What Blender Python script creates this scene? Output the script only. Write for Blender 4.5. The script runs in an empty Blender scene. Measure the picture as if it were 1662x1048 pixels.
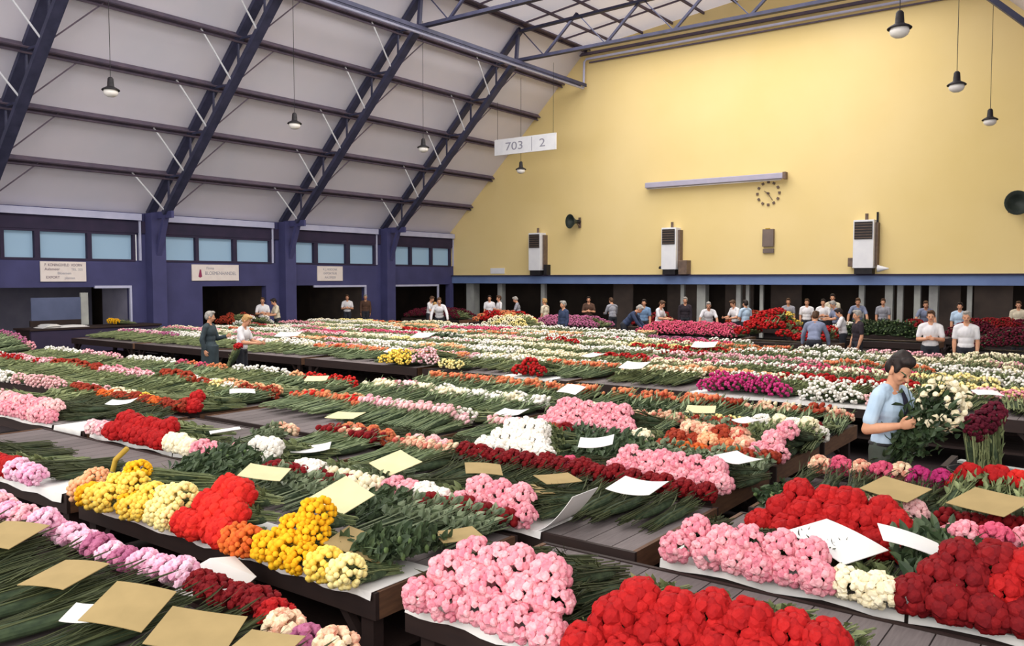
import bpy, bmesh, math, random
from mathutils import Vector, Matrix, Euler, noise
PI = math.pi
R = math.radians
rng = random.Random(7)
scene = bpy.context.scene
col = scene.collection

# ------------------------------------------------------------------ helpers
def lin(r, g, b):
    def f(c):
        c /= 255.0
        return c / 12.92 if c <= 0.04045 else ((c + 0.055) / 1.055) ** 2.4
    return (f(r), f(g), f(b), 1.0)

def tag(o, label=None, cat=None, group=None, kind=None):
    if label: o['label'] = label
    if cat: o['category'] = cat
    if group: o['group'] = group
    if kind: o['kind'] = kind
    return o

def empty(name, loc, rz=0.0):
    o = bpy.data.objects.new(name, None)
    o.empty_display_size = 0.05
    o.location = loc
    o.rotation_euler = (0, 0, rz)
    col.objects.link(o)
    return o

class MB:
    """collects shapes into one mesh"""
    def __init__(s):
        s.v = []; s.f = []; s.m = []
    def add(s, vs, fs, mi=0):
        n = len(s.v)
        s.v.extend([tuple(p) for p in vs])
        s.f.extend([tuple(i + n for i in f) for f in fs])
        s.m.extend([mi] * len(fs))
        return s
    def box(s, x0, x1, y0, y1, z0, z1, mi=0, M=None):
        vs = [Vector(p) for p in ((x0,y0,z0),(x1,y0,z0),(x1,y1,z0),(x0,y1,z0),(x0,y0,z1),(x1,y0,z1),(x1,y1,z1),(x0,y1,z1))]
        if M is not None: vs = [M @ p for p in vs]
        return s.add(vs, [(3,2,1,0),(4,5,6,7),(0,1,5,4),(1,2,6,5),(2,3,7,6),(3,0,4,7)], mi)
    def bar(s, a, b, w, h=None, mi=0, upv=(0,0,1)):
        """rectangular bar between two points"""
        a = Vector(a); b = Vector(b); h = w if h is None else h
        d = (b - a).normalized(); u = Vector(upv)
        if abs(d.dot(u)) > 0.98: u = Vector((0,1,0))
        sx = d.cross(u).normalized(); sz = sx.cross(d)
        vs = []
        for p in (a, b):
            for i, j in ((-1,-1),(1,-1),(1,1),(-1,1)):
                vs.append(p + sx * (i*w/2) + sz * (j*h/2))
        return s.add(vs, [(0,1,2,3),(7,6,5,4),(0,4,5,1),(1,5,6,2),(2,6,7,3),(3,7,4,0)], mi)
    def tube(s, pts, rad, n=8, mi=0, cap=True):
        pts = [Vector(p) for p in pts]
        rads = rad if isinstance(rad, (list, tuple)) else [rad] * len(pts)
        vs = []; fs = []
        prev = None
        for k, p in enumerate(pts):
            d = (pts[min(k+1, len(pts)-1)] - pts[max(k-1, 0)]).normalized()
            if prev is None:
                u = Vector((0,0,1)) if abs(d.z) < 0.9 else Vector((1,0,0))
                sx = d.cross(u).normalized()
            else:
                sx = (prev - d * prev.dot(d)).normalized()
            prev = sx
            sy = d.cross(sx)
            for i in range(n):
                t = 2*PI*i/n
                vs.append(p + sx*(math.cos(t)*rads[k]) + sy*(math.sin(t)*rads[k]))
        for k in range(len(pts)-1):
            for i in range(n):
                j = (i+1) % n
                fs.append((k*n+i, k*n+j, (k+1)*n+j, (k+1)*n+i))
        if cap:
            fs.append(tuple(reversed(range(n))))
            fs.append(tuple((len(pts)-1)*n + i for i in range(n)))
        return s.add(vs, fs, mi)
    def lathe(s, prof, n=20, c=(0,0,0), mi=0, M=None):
        """profile of (r, z)"""
        vs = []; fs = []
        for r, z in prof:
            for i in range(n):
                t = 2*PI*i/n
                p = Vector((r*math.cos(t), r*math.sin(t), z))
                if M is not None: p = M @ p
                vs.append(p + Vector(c))
        m = len(prof)
        for k in range(m-1):
            for i in range(n):
                j = (i+1) % n
                fs.append((k*n+i, k*n+j, (k+1)*n+j, (k+1)*n+i))
        fs.append(tuple(reversed(range(n))))
        fs.append(tuple((m-1)*n + i for i in range(n)))
        return s.add(vs, fs, mi)
    def ell(s, c, r, M=None, nu=16, nv=10, mi=0):
        vs = []; fs = []
        c = Vector(c)
        for k in range(1, nv):
            ph = PI*k/nv
            for i in range(nu):
                t = 2*PI*i/nu
                p = Vector((r[0]*math.sin(ph)*math.cos(t), r[1]*math.sin(ph)*math.sin(t), r[2]*math.cos(ph)))
                if M is not None: p = M @ p
                vs.append(c + p)
        top = Vector((0,0,r[2])); bot = Vector((0,0,-r[2]))
        if M is not None: top = M @ top; bot = M @ bot
        vs.append(c + top); vs.append(c + bot)
        it = len(vs)-2; ib = len(vs)-1
        for i in range(nu):
            j = (i+1) % nu
            fs.append((it, i, j))
            fs.append((ib, (nv-2)*nu + j, (nv-2)*nu + i))
        for k in range(nv-2):
            for i in range(nu):
                j = (i+1) % nu
                fs.append((k*nu+i, (k+1)*nu+i, (k+1)*nu+j, k*nu+j))
        return s.add(vs, fs, mi)
    def capsule(s, a, b, r0, r1=None, n=12):
        r1 = r0 if r1 is None else r1
        s.ell(a, (r0,)*3, nu=n, nv=8); s.ell(b, (r1,)*3, nu=n, nv=8)
        s.tube([a, b], [r0, r1], n=n)
        return s
    def mesh(s, name, mats, smooth=False):
        me = bpy.data.meshes.new(name)
        me.from_pydata(s.v, [], s.f)
        for m in mats if isinstance(mats, (list, tuple)) else [mats]:
            me.materials.append(m)
        if any(s.m): me.polygons.foreach_set('material_index', s.m)
        if smooth: me.polygons.foreach_set('use_smooth', [True]*len(me.polygons))
        me.update()
        return me
    def build(s, name, mats, parent=None, loc=(0,0,0), smooth=False, bevel=0.0):
        me = s.mesh(name, mats, smooth)
        o = bpy.data.objects.new(name, me)
        col.objects.link(o)
        o.location = loc
        if parent is not None: o.parent = parent
        if bevel:
            b = o.modifiers.new('edge', 'BEVEL'); b.width = bevel; b.segments = 2; b.limit_method = 'ANGLE'
        return o

def add_obj(name, me, parent=None, loc=(0,0,0), rot=(0,0,0)):
    o = bpy.data.objects.new(name, me)
    col.objects.link(o)
    o.location = loc; o.rotation_euler = rot
    if parent is not None: o.parent = parent
    return o

# ------------------------------------------------------------------ materials
def mat(name, c1, c2=None, scale=4.0, rough=0.8, metal=0.0, island=False, bump=0.0, stretch=None, spec=0.3, detail=4.0, objrand=0.0, coord='Object'):
    m = bpy.data.materials.new(name); m.use_nodes = True
    nt = m.node_tree; nd = nt.nodes; lk = nt.links
    b = nd['Principled BSDF']
    b.inputs['Roughness'].default_value = rough
    b.inputs['Metallic'].default_value = metal
    b.inputs['Specular IOR Level'].default_value = spec
    if c2 is None:
        b.inputs['Base Color'].default_value = c1
        return m
    mx = nd.new('ShaderNodeMix'); mx.data_type = 'RGBA'
    mx.inputs['A'].default_value = c1; mx.inputs['B'].default_value = c2
    tc = nd.new('ShaderNodeTexCoord')
    nz = nd.new('ShaderNodeTexNoise'); nz.inputs['Scale'].default_value = scale; nz.inputs['Detail'].default_value = detail
    if stretch:
        mp = nd.new('ShaderNodeMapping'); mp.inputs['Scale'].default_value = stretch
        lk.new(tc.outputs[coord], mp.inputs['Vector']); lk.new(mp.outputs['Vector'], nz.inputs['Vector'])
    else:
        lk.new(tc.outputs[coord], nz.inputs['Vector'])
    fac = nz.outputs['Fac']
    rp = nd.new('ShaderNodeMapRange'); rp.inputs['From Min'].default_value = 0.3; rp.inputs['From Max'].default_value = 0.7
    lk.new(fac, rp.inputs['Value']); fac = rp.outputs['Result']
    if island:
        g = nd.new('ShaderNodeNewGeometry')
        mm = nd.new('ShaderNodeMath'); mm.operation = 'MULTIPLY_ADD'
        lk.new(fac, mm.inputs[0]); mm.inputs[1].default_value = 0.45
        sc = nd.new('ShaderNodeMath'); sc.operation = 'MULTIPLY'; sc.inputs[1].default_value = 0.6
        lk.new(g.outputs['Random Per Island'], sc.inputs[0])
        lk.new(sc.outputs[0], mm.inputs[2]); fac = mm.outputs[0]
    if objrand:
        oi = nd.new('ShaderNodeObjectInfo')
        ma = nd.new('ShaderNodeMath'); ma.operation = 'MULTIPLY_ADD'; ma.use_clamp = True
        su = nd.new('ShaderNodeMath'); su.operation = 'SUBTRACT'; su.inputs[1].default_value = 0.5
        lk.new(oi.outputs['Random'], su.inputs[0])
        lk.new(su.outputs[0], ma.inputs[0]); ma.inputs[1].default_value = objrand
        lk.new(fac, ma.inputs[2]); fac = ma.outputs[0]
    lk.new(fac, mx.inputs['Factor'])
    lk.new(mx.outputs['Result'], b.inputs['Base Color'])
    if bump:
        bp = nd.new('ShaderNodeBump'); bp.inputs['Strength'].default_value = bump; bp.inputs['Distance'].default_value = 0.02
        lk.new(nz.outputs['Fac'], bp.inputs['Height']); lk.new(bp.outputs['Normal'], b.inputs['Normal'])
    return m

def emis(name, c, s):
    m = bpy.data.materials.new(name); m.use_nodes = True
    b = m.node_tree.nodes['Principled BSDF']
    b.inputs['Base Color'].default_value = c
    b.inputs['Emission Color'].default_value = c
    b.inputs['Emission Strength'].default_value = s
    return m

M = {}
M['roof'] = mat('roof_panel', lin(232,226,238), lin(220,218,232), 0.35, 0.9)
M['roof_line'] = mat('purlin_paint', lin(104,90,104), lin(84,76,92), 3, 0.7)
M['steel'] = mat('truss_steel', lin(66,66,92), lin(50,52,74), 3, 0.55)
M['blue'] = mat('navy_wall', lin(74,74,118), lin(66,66,106), 1.5, 0.75)
M['bluedark'] = mat('dark_purple_board', lin(58,48,72), lin(46,42,64), 2, 0.8)  # dark brown-purple colour of boards and frames
M['beam'] = mat('blue_beam', lin(112,134,180), lin(102,122,168), 1.5, 0.6)
M['eave'] = mat('eave_trim', lin(196,196,222), lin(180,182,210), 2, 0.7)
M['yellow'] = mat('yellow_wall', lin(236,212,154), lin(229,204,140), 0.25, 0.9)
M['pane'] = emis('frosted_pane', lin(138,166,190), 0.3)
M['sky_panel'] = emis('skylight_glass', lin(214,208,214), 0.6)
M['rod'] = mat('pale_rod', lin(225,225,232), None, rough=0.6)
M['white'] = mat('white_paint', lin(232,232,235), lin(222,222,228), 3, 0.6)
M['offwhite'] = mat('sign_board', lin(235,225,220), lin(228,216,212), 5, 0.8)
M['ink'] = mat('sign_ink', lin(96,74,96), None, rough=0.8)
M['inkred'] = mat('sign_red', lin(150,60,96), None, rough=0.8)
M['inkgrey'] = mat('sign_grey', lin(148,146,160), None, rough=0.8)
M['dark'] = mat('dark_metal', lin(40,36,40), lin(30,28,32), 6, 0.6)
M['grille'] = mat('dark_grille', lin(48,44,44), None, rough=0.6)
M['motor'] = mat('motor_brown', lin(120,100,86), lin(96,80,72), 6, 0.6)
M['horn'] = mat('horn_green', lin(58,66,60), lin(46,54,50), 5, 0.5)
M['bulb'] = mat('opal_glass', lin(245,240,235), None, rough=0.25)
M['tube'] = mat('tube_trough', lin(178,172,190), lin(168,164,184), 3, 0.5)
M['floor'] = mat('dark_floor', lin(62,50,50), lin(44,38,42), 1.2, 0.7, bump=0.1)
M['plank'] = mat('grey_planks', lin(122,112,112), lin(92,84,84), 7, 0.85, stretch=(9,0.8,2), bump=0.25, island=True)
M['cart'] = mat('cart_brown', lin(54,38,34), lin(38,28,28), 4, 0.7, stretch=(1,1,6), island=True)
M['cartlight'] = mat('cart_wood', lin(112,80,58), lin(86,60,46), 5, 0.7, stretch=(1,1,7))
M['wheel'] = mat('cart_wheel', lin(34,32,34), None, rough=0.7)
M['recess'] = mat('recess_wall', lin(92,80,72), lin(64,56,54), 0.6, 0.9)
M['recesslilac'] = mat('partition_lilac', lin(168,164,186), lin(150,148,172), 2, 0.9)
M['post'] = mat('pale_post', lin(176,178,172), lin(150,150,150), 2, 0.8)
M['greypanel'] = mat('grey_panel', lin(128,112,104), lin(104,94,90), 1.5, 0.85)
M['green'] = mat('stem_green', lin(62,78,48), lin(158,166,116), 12, 0.65, island=True, objrand=0.25)
M['greenblue'] = mat('stem_bluegreen', lin(60,80,54), lin(154,168,124), 12, 0.6, island=True, objrand=0.25)
M['leaf'] = mat('leaf_dark', lin(40,58,40), lin(86,102,70), 14, 0.5, island=True, objrand=0.2)
M['leafpale'] = mat('leaf_shiny', lin(50,70,46), lin(140,150,118), 14, 0.4, island=True, objrand=0.2)
M['stemshaded'] = mat('stem_shaded', lin(34,42,26), lin(86,92,58), 12, 0.7, island=True)  # bottom-left stems; the shade they lie in is put into the colour
M['dullblue'] = mat('dull_blue', lin(92,100,130), lin(80,88,116), 1.5, 0.8)
M['leafdeep'] = mat('leaf_deep', lin(28,44,28), lin(64,82,52), 14, 0.5, island=True)
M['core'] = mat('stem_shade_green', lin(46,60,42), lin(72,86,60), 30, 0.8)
M['string'] = mat('raffia', lin(170,150,110), None)
M['paperwhite'] = mat('white_paper', lin(236,232,228), lin(226,224,224), 3, 0.9)
M['papertan'] = mat('tan_card', lin(172,148,102), lin(160,138,94), 6, 0.9)
M['papercream'] = mat('cream_card', lin(222,212,168), lin(212,202,158), 6, 0.9)
M['crate'] = mat('yellow_crate', lin(196,160,60), lin(170,136,50), 5, 0.7)

FC = {  # flower colours
 'pink': ((246,188,194), (216,122,142)), 'pale pink': ((246,206,202), (226,164,170)), 'white': ((248,244,236), (232,226,216)),
 'cream': ((248,240,214), (236,222,186)), 'red': ((186,32,32), (146,18,22)), 'dark red': ((140,24,28), (100,14,22)),
 'scarlet': ((222,52,40), (186,26,26)), 'magenta': ((206,64,128), (170,44,104)), 'rose pink': ((226,104,128), (190,70,104)),
 'maroon': ((104,24,44), (72,18,34)), 'orange': ((226,124,52), (204,84,40)), 'yellow': ((250,222,110), (240,196,70)),
 'golden': ((246,196,40), (232,166,24)), 'pale yellow': ((250,236,170), (240,218,140)), 'rust': ((172,70,44), (130,40,30)),
 'orange-red': ((186,60,44), (222,150,100)), 'red-and-cream': ((190,44,44), (244,226,190)), 'mauve': ((196,120,150), (160,86,124)),
 'peach': ((246,196,150), (232,160,118)), 'rosy white': ((250,230,226), (226,140,160)), 'lilac pink': ((224,140,180), (244,206,222)), 'bud': ((104,124,78), (76,96,56)),
}
for k, (a, b) in FC.items():
    M['f_' + k] = mat('petal_' + k.replace(' ', '_').replace('-', '_'), lin(*a), lin(*b), 40, 0.75, island=True, objrand=0.3, spec=0.15)
# ------------------------------------------------------------------ people
SKIN = mat('skin', lin(214,160,128), lin(196,138,108), 8, 0.6)
EYE = mat('eye_dark', lin(50,34,30), None, rough=0.4)
LIP = mat('lip', lin(176,96,86), None, rough=0.5)
def cloth(name, c, c2=None):
    c2 = c2 or tuple(int(v*.82) for v in c)
    return mat(name, lin(*c), lin(*c2), 6, 0.9)
CL = {'white shirt': cloth('cloth_white', (232,230,232), (212,210,216)), 'light blue shirt': cloth('cloth_light_blue', (190,210,230), (170,194,218)), 'blue-grey shirt': cloth('cloth_blue_grey', (140,148,176)),
      'grey shirt': cloth('cloth_grey', (160,160,170)), 'dark blue jacket': cloth('cloth_dark_blue', (58,70,100)), 'dark jacket': cloth('cloth_dark', (52,44,52)), 'dark grey coat': cloth('cloth_coat', (62,74,80)),
      'cream shirt': cloth('cloth_cream', (226,214,190)), 'brown jacket': cloth('cloth_brown', (92,66,54)), 'pale blue overall': cloth('cloth_overall', (120,150,186)), 'maroon pullover': cloth('cloth_maroon', (110,46,52)),
      'trousers': cloth('cloth_trousers', (50,52,60)), 'trousers2': cloth('cloth_trousers_olive', (70,78,70))}
HAIRM = {'dark': mat('hair_dark', lin(44,32,30), lin(26,20,20), 30, 0.6), 'brown': mat('hair_brown', lin(92,64,44), lin(66,46,34), 30, 0.6), 'grey': mat('hair_grey', lin(170,164,158), lin(140,136,132), 30, 0.7), 'fair': mat('hair_fair', lin(190,150,96), lin(160,122,76), 30, 0.6)}
SHOE = M['wheel']; TIE = cloth('tie_dark', (40,38,56))

def remesh(mb, name, voxel, mats, smooth=4, disp=0.0):
    me = mb.mesh('tmp', [mats[0]])
    o = bpy.data.objects.new('tmp', me); col.objects.link(o)
    m = o.modifiers.new('r', 'REMESH'); m.mode = 'VOXEL'; m.voxel_size = voxel; m.use_smooth_shade = True
    if smooth:
        s = o.modifiers.new('s', 'SMOOTH'); s.factor = .5; s.iterations = smooth
    bpy.context.view_layer.update()
    dg = bpy.context.evaluated_depsgraph_get()
    out = bpy.data.meshes.new_from_object(o.evaluated_get(dg)); out.name = name
    bpy.data.objects.remove(o)
    if disp:
        for v in out.vertices:
            n = noise.noise(Vector((v.co.x*9, v.co.y*9, v.co.z*5))) + .7*noise.noise(Vector((v.co.x*22+3, v.co.y*22, v.co.z*9+v.co.x*14)))
            v.co += v.normal*(n*disp)
    out.materials.clear()
    for m in mats: out.materials.append(m)
    out.polygons.foreach_set('use_smooth', [True]*len(out.polygons)); out.polygons.foreach_set('material_index', [0]*len(out.polygons))
    return out

def person_meshes(pose, voxel=.011, sleeve='short', coat=False):
    """a standing figure facing +y, feet on z = 0, 1.76 m tall"""
    lean = pose.get('lean', 0.0); H0 = Vector((0, 0, .95))
    LM = Matrix.Rotation(-lean, 3, 'X')
    def U(p):
        p = Vector(p); return H0 + LM @ (p - H0)
    hm = Matrix.Rotation(R(pose.get('hy', 0)), 3, 'Z') @ Matrix.Rotation(-R(pose.get('hp', 8)), 3, 'X')
    NB = Vector((0, .0, 1.53))
    def HD(p): return U(NB + hm @ (Vector(p) - NB))
    b = MB(); sh = MB(); tr = MB(); hr = MB(); so = MB()
    HM = LM @ hm
    # torso
    b.ell(U((0,0,.98)), (.158,.11,.13), LM); b.ell(U((0,0,1.13)), (.138,.1,.15), LM); b.ell(U((0,.005,1.3)), (.162,.112,.17), LM)
    b.capsule(U((-.14,-.01,1.41)), U((.14,-.01,1.41)), .062); b.capsule(U((0,-.015,1.43)), HD((0,.0,1.56)), .058, .052)
    for sx in (-1, 1): b.capsule(U((sx*.05,-.02,1.47)), U((sx*.15,-.015,1.42)), .045, .055)
    # head
    b.ell(HD((0,-.005,1.665)), (.076,.096,.095), HM, 20, 14); b.ell(HD((0,.03,1.615)), (.062,.068,.09), HM, 20, 14); b.ell(HD((0,.048,1.562)), (.042,.042,.032), HM)
    b.capsule(HD((0,.092,1.645)), HD((0,.112,1.61)), .010, .0155); b.capsule(HD((-.034,.083,1.655)), HD((.034,.083,1.655)), .012)
    b.capsule(HD((-.016,.091,1.578)), HD((.016,.091,1.578)), .0095)
    for sx in (-1, 1):
        b.ell(HD((sx*.077,-.005,1.622)), (.011,.02,.032), HM); b.ell(HD((sx*.04,.07,1.605)), (.022,.02,.02), HM)
        b.ell(HD((sx*.031,.083,1.636)), (.013,.011,.009), HM)
    # hair cap
    hb = pose.get('hair', 1.0)
    hr.ell(HD((0,-.02,1.69)), (.085,.1,.085*hb), HM, 20, 14); hr.ell(HD((0,-.05,1.645)), (.08,.072,.085), HM, 20, 14)
    hr.ell(HD((.015,.045,1.735+.012*hb)), (.066,.055,.034*hb), HM)
    for sx in (-1, 1): hr.ell(HD((sx*.066,.018,1.67)), (.02,.03,.045), HM)
    # legs
    st_ = pose.get('step', 0.0)
    for sx in (-1, 1):
        hip = Vector((sx*.088, 0, .93)); kn = Vector((sx*.1, .03 + sx*st_*.5, .5)); an = Vector((sx*.105, -.01 + sx*st_, .09))
        b.capsule(hip, kn, .085, .056); b.capsule(kn, an, .055, .038); b.capsule(an - Vector((0,.02,.03)), an + Vector((0,.15,-.05)), .038, .032)
        tr.capsule(hip + Vector((0,0,.03)), kn, .1, .078); tr.capsule(kn, an + Vector((0,0,.0)), .078, .068)
        so.capsule(an + Vector((0,-.03,-.045)), an + Vector((0,.16,-.052)), .044, .036)
    tr.ell((0,0,.96), (.172,.125,.11))
    # shirt
    sh.ell(U((0,0,1.03)), (.168,.122,.12), LM); sh.ell(U((0,0,1.14)), (.156,.118,.16), LM); sh.ell(U((0,.005,1.3)), (.178,.127,.165), LM)
    sh.capsule(U((-.14,-.01,1.41)), U((.14,-.01,1.41)), .068)
    for sx in (-1, 1): sh.capsule(U((sx*.05,-.02,1.46)), U((sx*.15,-.015,1.42)), .056, .066)
    for k in range(9):      # collar
        a = R(-120 + 30*k); a2 = R(-120 + 30*(k+1))
        if k < 8: sh.capsule(U((.066*math.sin(a), -.01 - .058*math.cos(a)*-1 if False else -.012 + .06*math.cos(a+PI), 1.475 - .012*(1-math.cos(a)))), U((.066*math.sin(a2), -.012 + .06*math.cos(a2+PI), 1.475 - .012*(1-math.cos(a2)))), .014, n=8)
    if coat:
        sh.ell(U((0,0,.98)), (.19,.14,.16), LM); sh.tube([U((0,0,1.0)), (0,.0,.45)], [.185,.2], 18); sh.ell((0,0,.47), (.2,.17,.05))
    # arms
    for sx, key in ((-1, 'L'), (1, 'R')):
        up, fo = pose[key]
        S = U((sx*.185,-.01,1.405)); up = Vector(up).normalized(); fo = Vector(fo).normalized()
        E_ = S + up*.285; Wr = E_ + fo*.25
        b.capsule(S, E_, .052, .042); b.capsule(E_, E_ + fo*.09, .043, .045); b.capsule(E_ + fo*.09, Wr, .045, .028)
        if sleeve == 'short': sh.capsule(S, S + up*.2, .061, .058)
        else:
            sh.capsule(S, E_, .062, .054); sh.capsule(E_, E_ + fo*.22, .057, .042)
        # hand: palm, four unequal bent fingers, thumb from the side of the palm
        inn = Vector((-sx, 0, 0)); nrm_ = pose.get('palm'+key)
        n_ = Vector(nrm_) if nrm_ else (inn if abs(fo.x) < .8 else Vector((0, -1, 0)))
        n_ = (n_ - fo*n_.dot(fo)).normalized()                       # palm faces n_
        s_ = fo.cross(n_).normalized()
        if s_.z < 0 and abs(s_.z) > .3: s_ = -s_                      # thumb side up
        elif abs(s_.z) <= .3 and s_.y < 0: s_ = -s_
        Q = Matrix((s_, n_, fo)).transposed()
        b.ell(Wr + fo*.052, (.041,.016,.055), Q)
        curl = pose.get('curl', 35)
        for i, ln in enumerate((.072, .08, .075, .058)):
            base = Wr + fo*(.09 if i in (1, 2) else .084) + s_*(.0315 - .021*i)
            d1 = (fo*math.cos(R(curl*.6)) + n_*math.sin(R(curl*.6)) + s_*(.06-.04*i)).normalized()
            d2 = (fo*math.cos(R(curl*1.7)) + n_*math.sin(R(curl*1.7))).normalized()
            m1 = base + d1*ln*.5; m2 = m1 + d2*ln*.5
            b.capsule(base - fo*.02, m1, .0092, .0085, n=8); b.capsule(m1, m2, .0085, .0075, n=8)
        tb = Wr + fo*.03 + s_*.03
        t1 = tb + (s_*.75 + fo*.65).normalized()*.035; t2 = t1 + (fo*.8 + s_*.25 + n_*.35).normalized()*.032
        b.capsule(tb, t1, .0125, .011, n=8); b.capsule(t1, t2, .011, .009, n=8)
    body = remesh(b, 'person_body', voxel, [SKIN, EYE, LIP], 3)
    ec = [HD((sx*.031,.094,1.637)) for sx in (-1, 1)]; lc = HD((0,.1,1.578))
    for p in body.polygons:
        c = p.center
        if (c-lc).length > .14: continue
        if min((c-e).length for e in ec) < .0125: p.material_index = 1
        else:
            q = c - lc
            if q.length < .024 and abs(q.dot(HM @ Vector((0,0,1)))) < .0085: p.material_index = 2
    return dict(body=body, shirt=remesh(sh, 'person_shirt', voxel*1.1, [CL['white shirt']], 3, .006), trousers=remesh(tr, 'person_trousers', .014, [CL['trousers']], 4, .006),
                hair=remesh(hr, 'person_hair', .009, [HAIRM['dark']], 2, .006 + .01*(hb > 1.1)), shoes=remesh(so, 'person_shoes', .012, [SHOE], 2), U=U, HD=HD, LM=LM)

POSES = {
 'stand': dict(L=((-.12,.02,-1), (.02,.3,-.95)), R=((.12,.02,-1), (-.02,.3,-.95))),
 'reach': dict(lean=R(8), L=((-.15,.35,-.9), (.25,.9,-.1)), R=((.15,.35,-.9), (-.25,.9,-.05)), hp=22),
 'lean':  dict(lean=R(24), L=((-.35,.35,-.9), (-.1,.35,-.9)), R=((.35,.35,-.9), (.1,.35,-.9)), hp=-6, curl=15),
 'fold':  dict(L=((-.2,.15,-.95), (.75,.6,.15)), R=((.2,.15,-.95), (-.75,.6,.1)), hp=6),
 'bend':  dict(lean=R(42), L=((-.1,.5,-.8), (.1,.6,-.7)), R=((.1,.5,-.8), (-.1,.6,-.7)), hp=10, step=.12),
 'side':  dict(L=((-.1,.3,-.95), (.1,.85,.2)), R=((.2,-.2,-.95), (-.05,.25,-.95)), hy=25),
}
hero_pose = dict(lean=R(4), L=((-.35,.42,-.84), (.30,.95,.05)), R=((.32,-.14,-.94), (-.30,.92,.22)), hp=26, hy=-8, hair=1.4, curl=55, palmL=(.3,-.2,.9), palmR=(-.9,-.25,.3))
HM_ = person_meshes(hero_pose, .0062, 'short')
CACHE = {}
for key_ in (('side','long',True),('reach','short',False),('fold','short',False),('lean','long',False),('stand','long',False),('bend','short',False),('stand','short',False),('bend','long',False),('reach','long',False),('lean','short',False)):
    CACHE[key_] = person_meshes(POSES[key_[0]], .012, key_[1], key_[2])
# ------------------------------------------------------------------ camera
CAMH = 2.5; YAW = R(36.8); FPX = 1364.0
cam_d = bpy.data.cameras.new('camera'); cam = bpy.data.objects.new('camera', cam_d); col.objects.link(cam)
cam_d.sensor_width = 36.0; cam_d.lens = FPX / 1662.0 * 36.0; cam_d.clip_end = 300
cam.location = (0, 0, CAMH)
cam.rotation_euler = (R(90) - math.atan(72/FPX), 0, YAW)
scene.camera = cam

# ------------------------------------------------------------------ the hall
WX = -29.5; WY = 34.2; RX = 3.2; CX = -13.15
EZ = 4.9; RXL = -29.75; TX = -21.2; TZ = 13.25                      # eave and top edge of the sloping roof
def sl(x): return EZ + (TZ - EZ) / (TX - RXL) * (x - RXL)
def st(name, mb, m, parent=None, **k):
    o = mb.build(name, m, parent, **k)
    if parent is None: o['kind'] = 'structure'
    return o
Y0 = -1.0
st('floor', MB().box(-36, 8, -6, 42, -0.1, 0), M['floor'])
# left sloping roof as a thick slab, right one opposite, skylight between
def slab(pts, y0, y1, th):
    mb = MB(); (xa, za), (xb, zb) = pts
    d = Vector((xb-xa, 0, zb-za)).normalized(); n = Vector((-d.z, 0, d.x))
    if n.z < 0: n = -n
    vs = []
    for y in (y0, y1):
        for p in ((xa,za),(xb,zb)): vs.append(Vector((p[0], y, p[1])))
        for p in ((xb,zb),(xa,za)): vs.append(Vector((p[0], y, p[1])) + n*th)
    mb.add(vs, [(0,1,2,3),(7,6,5,4),(0,4,5,1),(1,5,6,2),(2,6,7,3),(3,7,4,0)])
    return mb
st('ceiling_left', slab(((RXL-.05, EZ-.05), (TX, TZ)), Y0, WY, 0.15), M['roof'])
st('ceiling_right', slab(((2*CX-RXL+.05, EZ-.05), (2*CX-TX, TZ)), 14, WY, 0.15), M['roof'])
sk = slab(((TX, TZ), (CX, TZ+0.9)), 5, WY, 0.06); sk2 = slab(((2*CX-TX, TZ), (CX, TZ+0.9)), 5, WY, 0.06)
sk.add(sk2.v, sk2.f)
st('ceiling_skylight', sk, M['sky_panel'])
# yellow end wall, gabled outline, stands on the blue beam
def gable(y0, y1):
    pr = [(RXL, 2.66), (2*CX-RXL, 2.66), (2*CX-RXL, EZ), (2*CX-TX, TZ), (CX, TZ+0.9), (TX, TZ), (RXL, EZ)]
    n = len(pr)
    vs = [(x, y0, z) for x, z in pr] + [(x, y1, z) for x, z in pr]
    return MB().add(vs, [tuple(range(n)), tuple(reversed(range(n, 2*n)))] + [(i, i+n, (i+1) % n + n, (i+1) % n) for i in range(n)])
st('wall_back', gable(WY, WY+0.25), M['yellow'])
st('trim_beam', MB().box(WX-0.05, RX, WY-0.12, WY+0.25, 2.25, 2.66), M['beam'], bevel=0.01)
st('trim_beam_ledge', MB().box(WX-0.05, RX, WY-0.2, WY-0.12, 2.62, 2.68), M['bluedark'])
# the dark hall behind the beam
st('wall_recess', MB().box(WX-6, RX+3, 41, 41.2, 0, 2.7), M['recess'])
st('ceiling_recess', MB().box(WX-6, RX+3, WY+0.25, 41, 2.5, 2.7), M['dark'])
mb = MB()
for x0, x1, y in ((-21.3,-20.2,37), (-16.0,-14.6,38.5), (-13.6,-12.2,38), (-19.3,-17.6,39), (-6.6,-5.6,36.5), (-5.2,-3.9,37)):
    mb.box(x0, x1, y, y+0.1, 0, 2.5)
st('wall_recess_partitions', mb, M['greypanel'])
posts = [(-26.6,.3),(-23.9,.22),(-16.35,.16),(-15.45,.4),(-13.75,.2),(-13.35,.14),(-12.75,.14),(-8.75,.2),(-7.75,.28),(-7.35,.2),(-6.75,.22),(-6.2,.3),(-5.0,.16),(-28.6,.5)]
for i, (x, w) in enumerate(posts):
    st('pillar_%d' % (i+1), MB().box(x-w/2, x+w/2, WY+0.3, WY+0.3+w, 0, 2.5), M['post'])

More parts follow.
